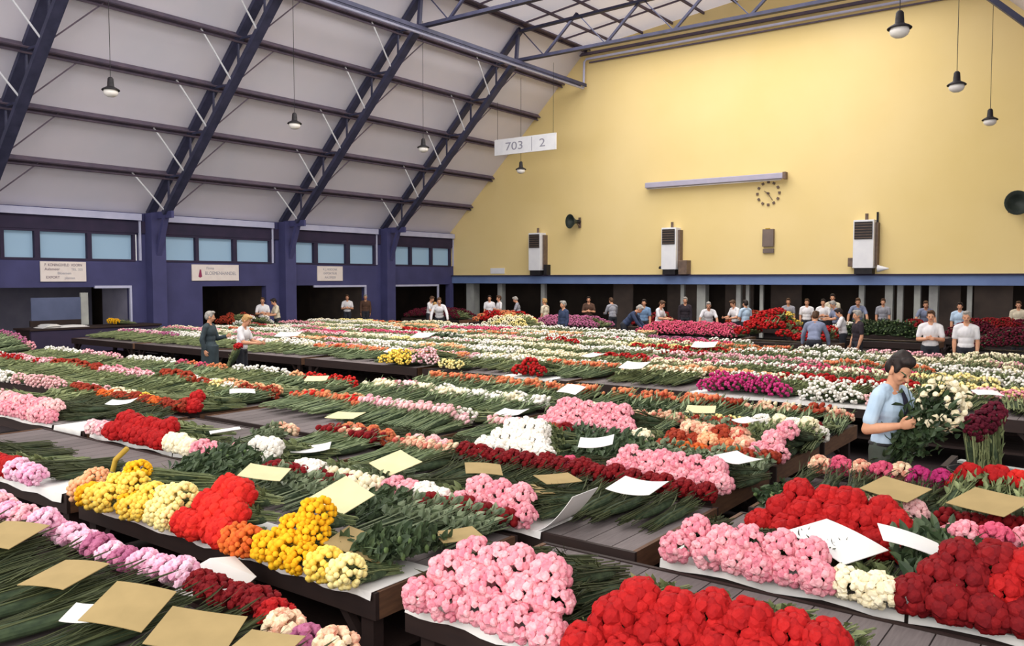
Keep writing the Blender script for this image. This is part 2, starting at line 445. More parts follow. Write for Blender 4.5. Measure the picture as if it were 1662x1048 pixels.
# left wall: navy band, piers, openings, windows, eave strip
TRY = [-0.9+6*k for k in range(6)]                    # -0.9 5.1 11.1 17.1 23.1 29.1
openings = [(4.2,10.3),(11.4,16.25),(19.15,22.15),(23.5,27.85),(28.9,33.9)]
mb = MB()
mb.box(WX-0.3, WX, Y0, WY, 2.2, 3.16)
mb.box(WX-0.3, WX-0.05, Y0, WY, 4.12, 4.9)
yy = Y0
for a, b in openings:
    mb.box(WX-0.3, WX, yy, a, 0, 2.2); yy = b
mb.box(WX-0.3, WX, yy, WY, 0, 2.2)
for t in TRY[:]: mb.box(WX-0.3, WX, t-0.45, t+0.4, 3.16, 4.12)
st('wall_left', mb, M['blue'])
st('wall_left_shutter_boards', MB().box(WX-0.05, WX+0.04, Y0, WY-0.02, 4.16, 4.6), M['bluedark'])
wins = [[(12.0,12.93),(13.11,14.68),(14.84,16.34)], [(17.55,18.88),(19.02,20.57),(20.75,22.35)], [(23.5,24.72),(24.95,26.6),(26.85,28.4)], [(29.55,30.85),(31.0,32.4),(32.55,33.9)],
        [(5.6,7.3),(7.45,9.1),(9.25,10.6)]]
for i, pn in enumerate(wins):
    f = MB(); a = pn[0][0]-0.12; b = pn[-1][1]+0.1
    f.box(WX-0.22, WX+0.02, a, b, 3.12, 3.2); f.box(WX-0.22, WX+0.02, a, b, 4.08, 4.16)
    xs = [a] + [p for q in pn for p in q] + [b]
    for k in range(0, len(xs), 2): f.box(WX-0.22, WX+0.02, xs[k], xs[k+1], 3.2, 4.08)
    w = st('window_%d' % (i+1), f, M['bluedark'])
    for p, q in pn:
        MB().box(WX-0.16, WX-0.13, p, q, 3.2, 4.08).build('pane', M['pane'], w)
k = 1
for a, b in ((5.5,10.65),(11.5,16.62),(17.5,22.5),(23.45,28.55),(29.4,34.15)):
    e = MB(); e.box(WX, WX+0.16, a, b, 4.62, 4.86); e.box(WX, WX+0.06, a-0.02, a+0.06, 3.16, 4.62); e.box(WX, WX+0.06, b-0.06, b+0.02, 3.16, 4.62)
    st('trim_%d' % k, e, M['eave']); k += 1
# door surrounds of the openings (pale where painted)
for i, (a, b, z) in enumerate(((14.9,16.25,2.25), (24.7,27.85,2.2), (28.9,33.0,2.2))):
    e = MB(); e.box(WX-0.05, WX+0.04, a, b, z-0.09, z); e.box(WX-0.05, WX+0.04, b-0.07, b, 0, z-0.09)
    st('trim_%d' % k, e, M['eave']); k += 1
# rooms behind the left wall
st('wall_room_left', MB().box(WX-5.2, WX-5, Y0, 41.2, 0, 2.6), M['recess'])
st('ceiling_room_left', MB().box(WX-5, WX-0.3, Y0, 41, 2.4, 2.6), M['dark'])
mb = MB(); mb.box(WX-4.5, WX-4.4, 13.3, 17, 0, 2.3); mb.box(WX-2.2, WX-0.35, 16.3, 16.4, 0, 2.3)
st('wall_room_partition', mb, M['recesslilac'])
mb = MB()
for y in (18.6, 23.2, 28.6): mb.box(WX-5, WX-0.3, y, y+0.1, 0, 2.4)
st('wall_room_dividers', mb, M['greypanel'])

# purlins and skylight bars
pz = [EZ + (TZ-EZ)*k/6 for k in range(1, 7)]
nd = (sl(-20)-sl(-21)); nrm = Vector((nd, 0, -1)).normalized()      # inward normal of the left slope
for i, z in enumerate(pz):
    x = RXL + (z-EZ)/(TZ-EZ)*(TX-RXL); c = Vector((x, 0, z)) + nrm*0.12
    mb = MB()
    dr = Vector((1,0,nd)).normalized()
    for o in (-0.09, 0.09):
        q = c + dr*o
        mb.bar((q.x, Y0, q.z), (q.x, WY-0.02, q.z), 0.05, 0.2, upv=(nrm.x,0,nrm.z))
    mb.bar((c.x+nrm.x*-.06, Y0, c.z-nrm.z*.06), (c.x-nrm.x*.06, WY-0.02, c.z-nrm.z*.06), 0.2, 0.05, upv=(nrm.x,0,nrm.z))
    st('trim_purlin_%d' % (i+1), mb, M['roof_line'])
mb = MB()
for k in range(1, 6):
    x = TX + (CX-TX)*k/5.5; z = TZ + 0.9*(x-TX)/(CX-TX) - 0.08
    mb.bar((x, 5, z), (x, WY, z), 0.07, 0.1)
for y in [8+3*k for k in range(9)]:
    mb.bar((TX, y, TZ-0.08), (CX, y, TZ+0.82), 0.05, 0.07)
st('trim_skylight_bars', mb, M['roof_line'])

# roof trusses
def tnodes():
    S = (13.2-4.95)/(-21.4+29.9)
    return S
LOW = (-29.62, 4.95); HIGH = (-21.35, 13.02); ILOW = (-28.52, 4.87); IHIGH = (-21.55, 11.72)
def ox(z): return LOW[0] + (z-LOW[1])/(HIGH[1]-LOW[1])*(HIGH[0]-LOW[0])
def ix(z): return ILOW[0] + (z-ILOW[1])/(IHIGH[1]-ILOW[1])*(IHIGH[0]-ILOW[0])
def iz(x): return ILOW[1] + (x-ILOW[0])/(IHIGH[0]-ILOW[0])*(IHIGH[1]-ILOW[1])
tlabels = {5.1: 'dark steel roof truss out at the far left, nearest the camera', 11.1: 'dark lattice roof truss at the left edge, its foot out of view',
           17.1: 'dark lattice roof truss landing between first and second sign on left wall', 23.1: 'dark lattice roof truss second from the yellow wall, with knee at top',
           29.1: 'dark lattice roof truss closest to the yellow wall'}
for ty in (11.1, 17.1, 23.1, 29.1):
    t = empty('roof_truss', (WX+0.4, ty, 0))
    tag(t, tlabels[ty], 'roof truss', 'lattice roof trusses')
    def P(x, z, dy=0): return (x-(WX+0.4), dy, z)
    def bd(name, pairs, w, h, m='steel'):
        mb = MB()
        for a, b in pairs: mb.bar(a, b, w, h, upv=(0,1,0))
        return mb.build(name, M[m], t)
    mir = lambda x: 2*CX - x
    bd('outer_chord', [(P(LOW[0]+.04, LOW[1]-.04), P(HIGH[0]+.04, HIGH[1]-.04))], 0.14, 0.32)
    bd('inner_chord', [(P(*ILOW), P(*IHIGH))], 0.16, 0.32)
    # foot: post down the wall plus the slanting brace
    mb = MB(); mb.box(-0.4, 0.05, -0.28, 0.28, 0, 4.9); mb.box(-0.4, 1.0, -0.05, 0.05, 4.7, 4.95)
    mb.build('post', M['blue'], t)
    bd('foot_brace', [(P(-28.52, 4.85), P(-29.3, 2.9))], 0.14, 0.2, 'blue')
    bd('bottom_chord', [(P(*IHIGH), P(mir(IHIGH[0]), IHIGH[1]))], 0.12, 0.22)
    bd('top_chord', [(P(HIGH[0], HIGH[1]-.1), P(CX, HIGH[1]+.1)), (P(CX, HIGH[1]+.1), P(mir(HIGH[0]), HIGH[1]-.1))], 0.1, 0.2)
    bd('inner_chord', [(P(mir(ILOW[0]), ILOW[1]), P(mir(IHIGH[0]), IHIGH[1]))], 0.16, 0.32)
    bd('outer_chord', [(P(mir(LOW[0]+.04), LOW[1]-.04), P(mir(HIGH[0]+.04), HIGH[1]-.04))], 0.14, 0.32)
    bd('knee_post', [(P(*IHIGH), P(-21.42, 13.1))], 0.12, 0.14)
    for z in pz[:-1]:
        xo = ox(z-.1)+.02
        bd('strut', [(P(xo, z-.12), P(ix(z-.12), z-.12))], 0.07, 0.07)
        if z-.12 - 1.3 > 4.8: bd('strut', [(P(xo, z-.12), P(xo, iz(xo)))], 0.06, 0.06)
    for kx in range(5):
        xb = -20.1 + 2.93*kx; xt = xb + 1.6
        bd('web_diagonal', [(P(xb, 11.72), P(xt, 13.15))], 0.09, 0.1)
        bd('web_tie', [(P(xt, 13.15), P(xb+2.93, 11.72))], 0.04, 0.04)
    bd('web_tie', [(P(-21.42, 13.1), P(-20.1, 11.72))], 0.04, 0.04)
    for z in pz[:-1]:
        zl = max(z - 1.39, 5.0); xp = ox(z)-.02
        mb = MB(); mb.tube([P(xp, z-.1, -1.4), P(ix(zl)-.05, zl, -0.14)], 0.03, 6)
        mb.build('pale_brace', M['rod'], t)
        mb = MB(); mb.tube([P(xp, z-.1, 1.5), P(ix(zl)-.05, zl, 0.14)], 0.024, 6)
        mb.build('shaded_brace', M['roof_line'], t)  # same rods on the backlit side, their shade put into the colour

# the rail that runs at the knees and turns along the yellow wall
t = empty('overhead_rail', (-21.2, 34.0, 11.5))
tag(t, 'long double overhead rail with pale pipe running at the truss knees to the wall', 'rail')
mb = MB()
for dx in (-0.16, 0.16): mb.bar((dx, -26, 0.0), (dx, -0.1, 0.0), 0.06, 0.14)
mb.build('rail', M['steel'], t)
mb = MB(); mb.tube([(0, -26, -0.12), (0, -0.12, -0.12), (0, -0.06, -0.06), (0.02, -0.05, 1.1), (0.14, -0.05, 1.22), (16.0, -0.05, 1.22)], 0.055, 8)
mb.build('pale_pipe', M['eave'], t, smooth=True)
mb = MB(); mb.bar((-0.4, 0.08, 1.5), (16.2, 0.08, 1.5), 0.1, 0.12); mb.bar((0.2, 0.1, 1.08), (16.2, 0.1, 1.08), 0.06, 0.06)
mb.build('wall_rail', M['roof_line'], t)

# ------------------------------------------------------------------ things on the walls
def text(name, s, size, m, parent, loc, rot, ext=0.004, sx=1.0):
    cu = bpy.data.curves.new(name, 'FONT'); cu.body = s; cu.size = size; cu.extrude = ext
    cu.align_x = 'CENTER'; cu.align_y = 'CENTER'; cu.materials.append(m)
    tmp = bpy.data.objects.new(name, cu); col.objects.link(tmp)
    bpy.context.view_layer.update()
    me = bpy.data.meshes.new_from_object(tmp.evaluated_get(bpy.context.evaluated_depsgraph_get()))
    bpy.data.objects.remove(tmp)
    o = bpy.data.objects.new(name, me); col.objects.link(o)
    o.parent = parent; o.location = loc; o.rotation_euler = rot; o.scale = (sx, 1, 1)
    return o
def wall_sign(y0, y1, z0, z1, lab, lines):
    t = empty('wall_sign', (WX+0.03, (y0+y1)/2, (z0+z1)/2)); tag(t, lab, 'sign', 'white signs on the navy wall')
    w = y1-y0; h = z1-z0
    MB().box(-0.02, 0.02, -w/2, w/2, -h/2, h/2).build('board', M['offwhite'], t)
    for s, size, dy, dz, m, sx in lines:
        text('lettering', s, size, M[m], t, (0.022, dy, dz), (R(90), 0, R(90)), 0.002, sx)
    return t
wall_sign(13.08, 14.6, 2.4, 3.08, 'white board with four lines of dark lettering above the leftmost opening',
    [('P. KONINGSVELD  VOORN', .13, 0, .22, 'ink', .8), ('Aalsmeer', .13, -.38, .08, 'ink', 1), ('TEL. 225', .11, .45, .07, 'inkgrey', 1), ('Bloemen', .13, .02, -.06, 'inkgrey', 1), ('EXPORT', .12, -.36, -.2, 'ink', 1), ('planten', .12, .2, -.22, 'inkgrey', 1)])
t = wall_sign(18.68, 20.79, 2.42, 3.05, 'white board with small purple flower mark and faint lettering, second from left',
    [('Firma', .15, -.25, .17, 'inkgrey', 1), ('BLOEMENHANDEL', .2, .22, -.03, 'inkgrey', .85)])
MB().add([(0.021,-.72,.12),(0.024,-.66,.12),(0.024,-.62,-.16),(0.024,-.78,-.16),(0.021,-.7,-.2)], [(0,3,4,2,1)]).build('emblem', M['inkred'], t)
wall_sign(24.88, 26.36, 2.4, 3.06, 'small white board with faint rows of lettering above the door with two men',
    [('R. J. VERDONK', .14, 0, .18, 'inkgrey', .9), ('EXPORTEUR', .14, 0, 0, 'inkgrey', 1), ('AALSMEER', .14, 0, -.18, 'inkgrey', 1)])
# hanging number board
t = empty('hanging_sign', (-21.75, 30.0, 8.34)); tag(t, 'long white hanging board reading 703|2 in front of the yellow wall corner', 'sign')
MB().box(-1.65, 1.65, -0.03, 0.03, -.35, .35).build('board', M['white'], t)
text('lettering', '703', .5, M['inkgrey'], t, (-.55, -.034, -.02), (R(90), 0, 0), 0.003, 1.35)
text('lettering', '2', .5, M['inkgrey'], t, (.95, -.034, -.02), (R(90), 0, 0), 0.003, 1.35)
MB().box(.38, .41, -.036, -.03, -.3, .3).build('divider', M['inkgrey'], t)
mb = MB()
for x in (-1.5, 1.5): mb.tube([(x, 0, .34), (x, 0, 3.3 if x > 0 else 2.0)], 0.008, 5)
mb.build('wires', M['dark'], t)
t = empty('wall_notice', (-26.5, WY-.02, 2.9)); tag(t, 'small white notice low on the yellow wall beside the corner', 'sign')
MB().box(-.45, .45, -.02, .02, -.14, .14).build('board', M['white'], t)

def heater(x0, x1, lab, big):
    w = x1-x0
    t = empty('wall_heater', ((x0+x1)/2, WY, 2.68)); tag(t, lab, 'heater', 'white heater cabinets on the blue beam')
    MB().box(-w/2, w/2, -.5, 0, .22, 2.05).build('cabinet', M['white'], t, bevel=.015)
    g = MB().box(-w/2+.05, w/2-.05, -.53, -.5, 1.32, 1.98)
    g.build('grille', M['grille'], t)
    for k in range(6): MB().box(-w/2+.06, w/2-.06, -.545, -.53, 1.36+.105*k, 1.385+.105*k).build('slat', M['motor'], t)
    MB().box(-w/2+.05, w/2-.05, -.45, 0, 0, .22).build('base', M['dark'], t)
    MB().box(w/2, w/2+.1, -.3, 0, .3, 1.95).build('side_duct', M['motor'], t)
    MB().tube([(.05, -.25, 2.05), (.05, -.25, 2.3)], .06, 10).build('flue', M['motor'], t)
    if big == 1:
        mb = MB(); mb.box(w/2+.1, w/2+.5, -.45, 0, 0, .62); mb.build('motor_box', M['motor'], t, bevel=.02)
        MB().lathe([(.07,0),(.09,.05),(.05,.12)], 12, (-w/2-.12, -.3, .25)).build('valve', M['dark'], t)
    elif big == 2:
        MB().box(-w/2-.22, -w/2-.04, -.35, -.1, .28, .62).build('switch_box', M['motor'], t, bevel=.01)
        mb = MB(); mb.lathe([(.02,0),(.14,.03),(.02,.42)], 14, (w/2+.1, -.35, .2), M=Matrix.Rotation(R(90), 3, 'Y'))
        mb.build('white_cone', M['white'], t)
        MB().tube([(w/2+.03, -.1, 1.9), (w/2+.03, -.1, 2.35)], .04, 8).build('pipe', M['dark'], t)
    else:
        MB().box(w/2+.1, w/2+.28, -.35, 0, 0, .5).build('motor_box', M['dark'], t, bevel=.01)
heater(-24.2, -23.5, 'narrow white heater cabinet with dark grille, leftmost on the yellow wall', 0)
heater(-17.0, -16.3, 'white heater cabinet with brown motor box at right, middle of yellow wall', 1)
heater(-8.9, -8.15, 'white heater cabinet with white cone at its foot, right end of yellow wall', 2)

t = empty('fluorescent_light', (-14.8, WY-.02, 6.63)); tag(t, 'long grey fluorescent trough light running across the yellow wall', 'light')
MB().box(-3.1, 3.1, -.36, -.12, -.1, .14).build('trough', M['tube'], t, bevel=.03)
MB().tube([(-3.05, -.24, -.13), (3.0, -.24, -.13)], .025, 10).build('lamp_tube', M['bulb'], t, smooth=True)
MB().box(3.1, 3.22, -.37, -.1, -.12, .16).build('end_cap', M['motor'], t)
mb = MB()
for x in (-2.6, 0, 2.6): mb.bar((x, -.12, .05), (x, 0, .05), .06)
mb.build('brackets', M['motor'], t)
t = empty('wall_clock', (-12.4, WY-.01, 6.0)); tag(t, 'dial of dark hour marks with two hands directly on the yellow wall', 'clock')
for k in range(12):
    a = k*PI/6
    mb = MB(); mb.box(-.05, .05, -.05, 0, -.045, .045, M=Matrix.Translation((math.sin(a)*.46, 0, math.cos(a)*.46)) @ Matrix.Rotation(a, 4, 'Y'))
    mb.build('hour_mark', M['motor'], t)
MB().bar((0, -.06, 0), (-.16, -.06, .1), .05, .02).build('hour_hand', M['motor'], t)
MB().bar((0, -.08, 0), (.2, -.08, -.3), .04, .02).build('minute_hand', M['motor'], t)
MB().tube([(0, 0, 0), (0, -.1, 0)], .05, 12).build('hub', M['motor'], t)
t = empty('switch_cabinet', (-12.35, WY, 3.55)); tag(t, 'small grey wall box with a strip below it, under the clock', 'box')
MB().box(-.23, .23, -.16, 0, .26, .98).build('box', M['greypanel'], t, bevel=.01)
MB().box(-.23, .23, -.1, 0, 0, .18).build('lower_panel', M['greypanel'], t, bevel=.01)
MB().box(-.1, .1, -.17, -.16, .98, 1.02).build('orange_lamp', M['crate'], t)
for lab, x, z, s, rz in (('round dark loudspeaker horn high on yellow wall left of centre', -21.5, 5.2, .34, R(-18)), ('large round dark loudspeaker horn at the right edge of yellow wall', -3.75, 5.1, .42, R(25))):
    t = empty('loudspeaker', (x, WY-.06, z), rz); tag(t, lab, 'loudspeaker', 'loudspeaker horns on the yellow wall')
    RM = Matrix.Rotation(R(90), 3, 'X')
    MB().lathe([(.06,.12),(.1,.3),(s*.7,.5),(s,.62),(s*.96,.63),(s*.6,.5),(.05,.34)], 24, (0,0,0), M=RM).build('horn', M['horn'], t, smooth=True)
    MB().tube([(0,0,0),(0,-.2,0)], .09, 14).build('driver', M['dark'], t)
    mb = MB(); mb.bar((0,-.02,-.2),(0,-.25,-.02),.05); mb.box(-.08,.08,-.03,0,-.3,.2); mb.build('bracket', M['motor'], t)

# pendant lamps
def pendant(x, y, z, top, lab):
    t = empty('pendant_lamp', (x, y, z)); tag(t, lab, 'lamp', 'pendant lamps over the hall')
    MB().tube([(0,0,.34),(0,0,top-z)], .009, 5).build('cord', M['dark'], t)
    MB().lathe([(.045,.36),(.075,.32),(.085,.2),(.09,.12),(.12,.08)], 14).build('socket', M['dark'], t, smooth=True)
    MB().lathe([(.11,.1),(.2,.05),(.235,.02),(.23,.0),(.1,.06)], 22).build('shade', M['dark'], t, smooth=True)
    b = MB(); b.lathe([(.1,.05),(.175,.02),(.19,-.05),(.16,-.12),(.09,-.165),(.01,-.175)], 20); b.build('globe', M['bulb'], t, smooth=True)
for x, y, z, top, lab in ((-22.6,12,7.6,sl(-22.6),'small white pendant lamp at far left below the sloping roof'), (-22.35,18,7.55,sl(-22.35),'white pendant lamp between second and third truss'),
    (-22.2,24,7.5,sl(-22.2),'white pendant lamp beside the truss left of the hanging board'), (-22.1,30.2,7.3,11.3,'tiny pendant lamp just under the hanging number board'),
    (-4.05,18.4,7.5,12.9,'largest pendant lamp, top right before the yellow wall'), (-4.0,24.6,7.5,12.9,'pendant lamp on long cord, middle of three at right'), (-4.0,30.6,7.5,12.8,'pendant lamp lowest and smallest of three at right')):
    pendant(x, y, z, top, lab)
# strip lights in the hall behind the beam
for i, (x, y) in enumerate(((-17.6,37.2),(-15.9,37.2))):
    t = empty('strip_light', (x, y, 2.38)); tag(t, ('left' if i == 0 else 'right') + ' of two short lit ceiling lights under the blue beam', 'light')
    MB().box(-.4,.4,-.06,.06,.03,.12).build('housing', M['white'], t); MB().tube([(-.38,0,0),(.38,0,0)], .035, 8).build('lamp_tube', emis('lit_tube', lin(255,250,230), 3.0), t)
# ------------------------------------------------------------------ flower carts
TOPZ = 0.72
def copy_tree(o, parent=None):
    c = o.copy(); col.objects.link(c)
    if parent is not None: c.parent = parent
    for ch in o.children: copy_tree(ch, c)
    return c
def cart_proto(w, d, z=TOPZ):
    t = empty('flower_cart', (0, 0, 0))
    mb = MB(); n = max(2, round(w/0.2)); pw = w/n
    for k in range(n):
        x = -w/2 + k*pw
        mb.box(x+.004, x+pw-.004, -d/2+.03, d/2-.03, z-.03, z)
    mb.build('plank_top', M['plank'], t)
    for nm, a in (('front_board', (-w/2, w/2, -d/2, -d/2+.03)), ('back_board', (-w/2, w/2, d/2-.03, d/2)), ('side_board', (-w/2, -w/2+.03, -d/2+.03, d/2-.03)), ('side_board', (w/2-.03, w/2, -d/2+.03, d/2-.03))):
        MB().box(*a, z-.15, z+.008).build(nm, M['cart'] if nm != 'side_board' else M['cartlight'], t)
    mb = MB()
    for k in range(6): mb.box(-w/2+.1, w/2-.1, -d/2+.08+k*(d-.16)/6, -d/2+.07+(k+1)*(d-.16)/6, .27, .3)
    mb.build('lower_shelf', M['cart'], t)
    for sx in (-1, 1):
        for sy in (-1, 1):
            x = sx*(w/2-.12); y = sy*(d/2-.09)
            mb = MB(); mb.box(x-.05, x+.05, y-.04, y+.04, .12, z-.03)
            mb.bar((x-sx*.03, y, z-.4), (x-sx*.32, y, z-.08), .05, .05)
            mb.build('leg', M['cart'], t)
            mb = MB(); mb.tube([(x-.025, y, .09), (x+.025, y, .09)], .09, 14); mb.tube([(x-.05, y, .09), (x+.05, y, .09)], .02, 8)
            mb.build('wheel', M['wheel'], t)
    return t
CARTS = {}
def cart(x0, x1, y0, y1, label):
    w = round(x1-x0, 2); d = round(y1-y0, 2)
    if (w, d) not in CARTS:
        o = CARTS[(w, d)] = cart_proto(w, d)
    else: o = copy_tree(CARTS[(w, d)])
    o.location = ((x0+x1)/2, (y0+y1)/2, 0)
    return tag(o, label, 'cart', 'plank topped flower carts in rows')

D_ = 1.35
def rowspan(y): return (y, y+D_)
ROW = {'Z': (1.22, 2.57), 'A': (3.26, 4.61), 'B': (4.76, 6.11), 'C': (6.26, 7.61), 'D': (7.76, 9.11), 'E': (9.26, 10.61)}
for k in range(7): ROW['F%d' % k] = (12.15+1.5*k, 12.15+1.5*k+D_)
cart(-9.7, -6.3, *ROW['Z'], 'cart out at bottom left, its flowers cut by the picture edge')
cart(-6.1, -2.7, *ROW['Z'], 'bottom-left corner cart under pink flowers and big tan cards')
cart(-10.4, -7.0, *ROW['A'], 'dark cart at left edge with few pink and red flowers along its front')
a1 = cart(-6.8, -3.4, *ROW['A'], 'cart with yellow and scarlet flowers along its paper-lined front edge')
MB().tube([(-1.76, -.35, .5), (-1.8, -.36, .8), (-1.76, -.33, .98), (-1.66, -.28, 1.08)], .022, 8).build('handle', M['crate'], a1, smooth=True)
cart(-3.17, .23, *ROW['A'], 'closest cart at bottom centre with big pink and red piles')
cart(-13.15, -9.75, *ROW['B'], 'cart at left edge with pale pink pile and green stems, second near row')
cart(-9.6, -6.2, *ROW['B'], 'cart with red and pink piles and bare grey planks, left of centre')
cart(-5.97, -2.57, *ROW['B'], 'centre cart with pink pile in front and bare planks at its right corner')
cart(-2.39, 1.01, *ROW['B'], 'cart at right with pink pile, white sheets and dark red heap')
nth = ['first', 'second', 'third', 'fourth', 'fifth', 'sixth', 'seventh', 'eighth', 'ninth', 'tenth', 'eleventh', 'twelfth', 'thirteenth', 'fourteenth', 'fifteenth', 'sixteenth']
for rn, xs, ph in (('C', [-23.85+3.55*k for k in range(6)], 'third near row'), ('D', [-23.85+3.55*k for k in range(6)], 'fourth near row')):
    for i, x in enumerate(xs):
        cart(x, x+3.4, *ROW[rn], '%s cart from left in the %s of flower carts' % (nth[i], ph))
cart(-2.39, 1.01, *ROW['C'], 'cart straight in front of the man in light blue shirt')
for i, x in enumerate((-9.65, -6.1)):
    cart(x, x+3.4, *ROW['E'], '%s cart of the short fifth near row under orange-red tulips' % ('left' if i == 0 else 'right'))
FROWN = ['front', 'second', 'third', 'fourth', 'fifth', 'sixth', 'seventh']
FLIM = [0.9, 0.9, 0.9, 0.9, 0.9, -6.1, -9.6]
FCARTS = {}
for k in range(7):
    x = -25.5; i = 0
    while x + 3.4 < FLIM[k] + 0.6:
        cart(x, x+3.4, *ROW['F%d' % k], '%s cart from left in the %s row of the far block' % (nth[i], FROWN[k]))
        x += 3.55; i += 1
    FLIM[k] = x - .15

# ------------------------------------------------------------------ blooms and bunches
def ico(n):
    bm = bmesh.new(); bmesh.ops.create_icosphere(bm, subdivisions=n, radius=1.0)
    bm.verts.ensure_lookup_table()
    v = [p.co.copy() for p in bm.verts]; f = [tuple(q.index for q in p.verts) for p in bm.faces]
    bm.free(); return v, f
ICO = {n: ico(n) for n in (1, 2, 3)}
def bloom(mb, c, d, rad, style, sub, r):
    d = Vector(d).normalized(); q = d.to_track_quat('Z', 'Y').to_matrix()
    vs, fs = ICO[sub]; off = Vector((r.uniform(0, 90), r.uniform(0, 90), r.uniform(0, 90)))
    out = []
    for p in vs:
        if style == 'tulip':
            z = p.z; k = 1.0 - 0.35*max(0, z)**2
            w = Vector((p.x*k, p.y*k, z*1.55))*rad*(1+.06*math.sin(3*math.atan2(p.y, p.x)))
        elif style == 'rose':
            a = math.atan2(p.y, p.x); k = 1 + .09*math.sin(5*a + 9*p.z) + .1*noise.noise(p*3+off)
            w = Vector((p.x, p.y, p.z*.95 - (.25 if p.z > .86 else 0)))*rad*k
        elif style == 'dahlia':
            k = 1 + .28*noise.noise(p*6+off) + .16*noise.noise(p*13+off)
            w = Vector((p.x, p.y, p.z*.7))*rad*k
        else:
            k = .93 + .34*noise.noise(p*(4.2 if style == 'carnation' else 6)+off) + .2*noise.noise(p*11+off)
            w = Vector((p.x, p.y, p.z*.8))*rad*k
        out.append(q @ w + Vector(c))
    mb.add(out, fs)

def leaf(mb, p, d, ln, wd, r, mi=0, bend=.3):
    """a folded leaf blade of six quads"""
    d = Vector(d).normalized(); u = Vector((r.uniform(-1,1), r.uniform(-1,1), r.uniform(-1,1)))
    s = d.cross(u).normalized(); n = s.cross(d)
    pr = [(0, .12), (.35, 1), (.7, .75), (1, .02)]
    vs = []
    for t, w in pr:
        c = Vector(p) + d*(t*ln) - n*(bend*ln*t*t)
        vs += [c - s*(w*wd/2) + n*(.18*wd*w), c, c + s*(w*wd/2) + n*(.18*wd*w)]
    fs = []
    for k in range(3):
        for j in (0, 1): fs.append((3*k+j, 3*k+j+1, 3*k+4+j, 3*k+3+j))
    mb.add(vs, fs, mi)

# kind: style, blooms, radius, green material, leaf length, leaf width, leaf count, cluster half sizes
KIND = {
 'carnation':     ('carnation', 62, .0245, 'greenblue', .13, .010, 30, (.086, .085, .082)),
 'stock':         ('carnation', 56, .0260, 'green',     .10, .014, 36, (.09, .10, .085)),
 'chrysanthemum': ('mum',       52, .0275, 'green',     .07, .040, 56, (.095, .09, .085)),
 'tulip':         ('tulip',     30, .022, 'greenblue', .17, .018, 22, (.09, .10, .05)),
 'rose':          ('rose',      24, .027, 'leafpale',  .07, .050, 90, (.09, .08, .06)),
 'freesia':       ('rose',      66, .019, 'green',     .12, .010, 26, (.09, .10, .085)),
 'dahlia':        ('dahlia',    42, .0345, 'green',     .08, .040, 40, (.09, .085, .088)),
 'aster':         ('mum',       74, .020, 'green',     .06, .016, 50, (.095, .10, .08)),
 'greenery':      ('rose',       3, .018, 'leaf',      .085, .05, 150, (.09, .12, .06)),
}
BL = .64
def head_points(kind, n, r):
    hx, hy, hz = KIND[kind][7]; pts = []
    for i in range(n):
        z = 1 - 1.45*(i+.5)/n; t = i*2.399963 + r.uniform(-.3, .3)
        s = math.sqrt(max(0, 1-z*z))
        # axis leans forward and up
        a = Vector((s*math.cos(t), s*math.sin(t), z)); a = Matrix.Rotation(R(-38), 3, 'X') @ a
        p = Vector((a.x*hx, a.y*hy, a.z*hz + .092))*1.0
        p += Vector((r.uniform(-.01,.01), r.uniform(-.012,.012), r.uniform(-.008,.008)))
        p.z = max(p.z, KIND[kind][2]*.8+.012)
        pts.append((p, a))
    return pts
def make_bunch_meshes(kind, seed):
    r = random.Random(seed); noise.seed_set(seed)
    style, n, rad, gm, ll, lw, ln, hs = KIND[kind]
    b = MB()
    for p, a in head_points(kind, n, r):
        if kind == 'tulip':
            p = Vector((r.uniform(-.09, .09), r.uniform(-.16, .07), r.uniform(.07, .17))); a = Vector((r.uniform(-.25,.25), 1, r.uniform(.1,.6)))
        bloom(b, p, a, rad*r.uniform(.85, 1.15), style, 2, r)
    s = MB()
    stm = []
    for k in range(26):
        x = r.uniform(-.085, .085); z = r.uniform(.035, .14)
        p0 = Vector((x, r.uniform(-.06, .0), z)); tie = Vector((x*.55, -BL*.6, .02 + z*.55)); p1 = Vector((x*.75 + r.uniform(-.01,.01), -BL + r.uniform(-.05,.05), .012 + z*.5))
        s.tube([p0, (p0+tie)/2 + Vector((r.uniform(-.01,.01), 0, r.uniform(-.006,.012))), tie, p1], [.0035, .004, .004, .0045], 4, cap=False)
        stm.append((p0, tie, p1))
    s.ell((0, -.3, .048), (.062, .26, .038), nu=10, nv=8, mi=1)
    for k in range(ln):
        p0, tie, p1 = r.choice(stm); t = r.random()
        p = p0.lerp(tie, t) if kind != 'greenery' else p0.lerp(p1, r.uniform(-.15, .9))
        dv = (p0-p1).normalized() + Vector((r.uniform(-.9,.9), r.uniform(-.4,.6), r.uniform(-.2,.9)))*(1.0 if lw > .03 else .3)
        p = p + Vector((0, 0, .015))
        leaf(s, p, dv, ll*r.uniform(.7,1.25), lw*r.uniform(.75,1.2), r)
    return (b.mesh(kind+'_blooms', M['f_white'], style in ('tulip', 'rose')), s.mesh(kind+'_stems', [M[gm], M['core']]))
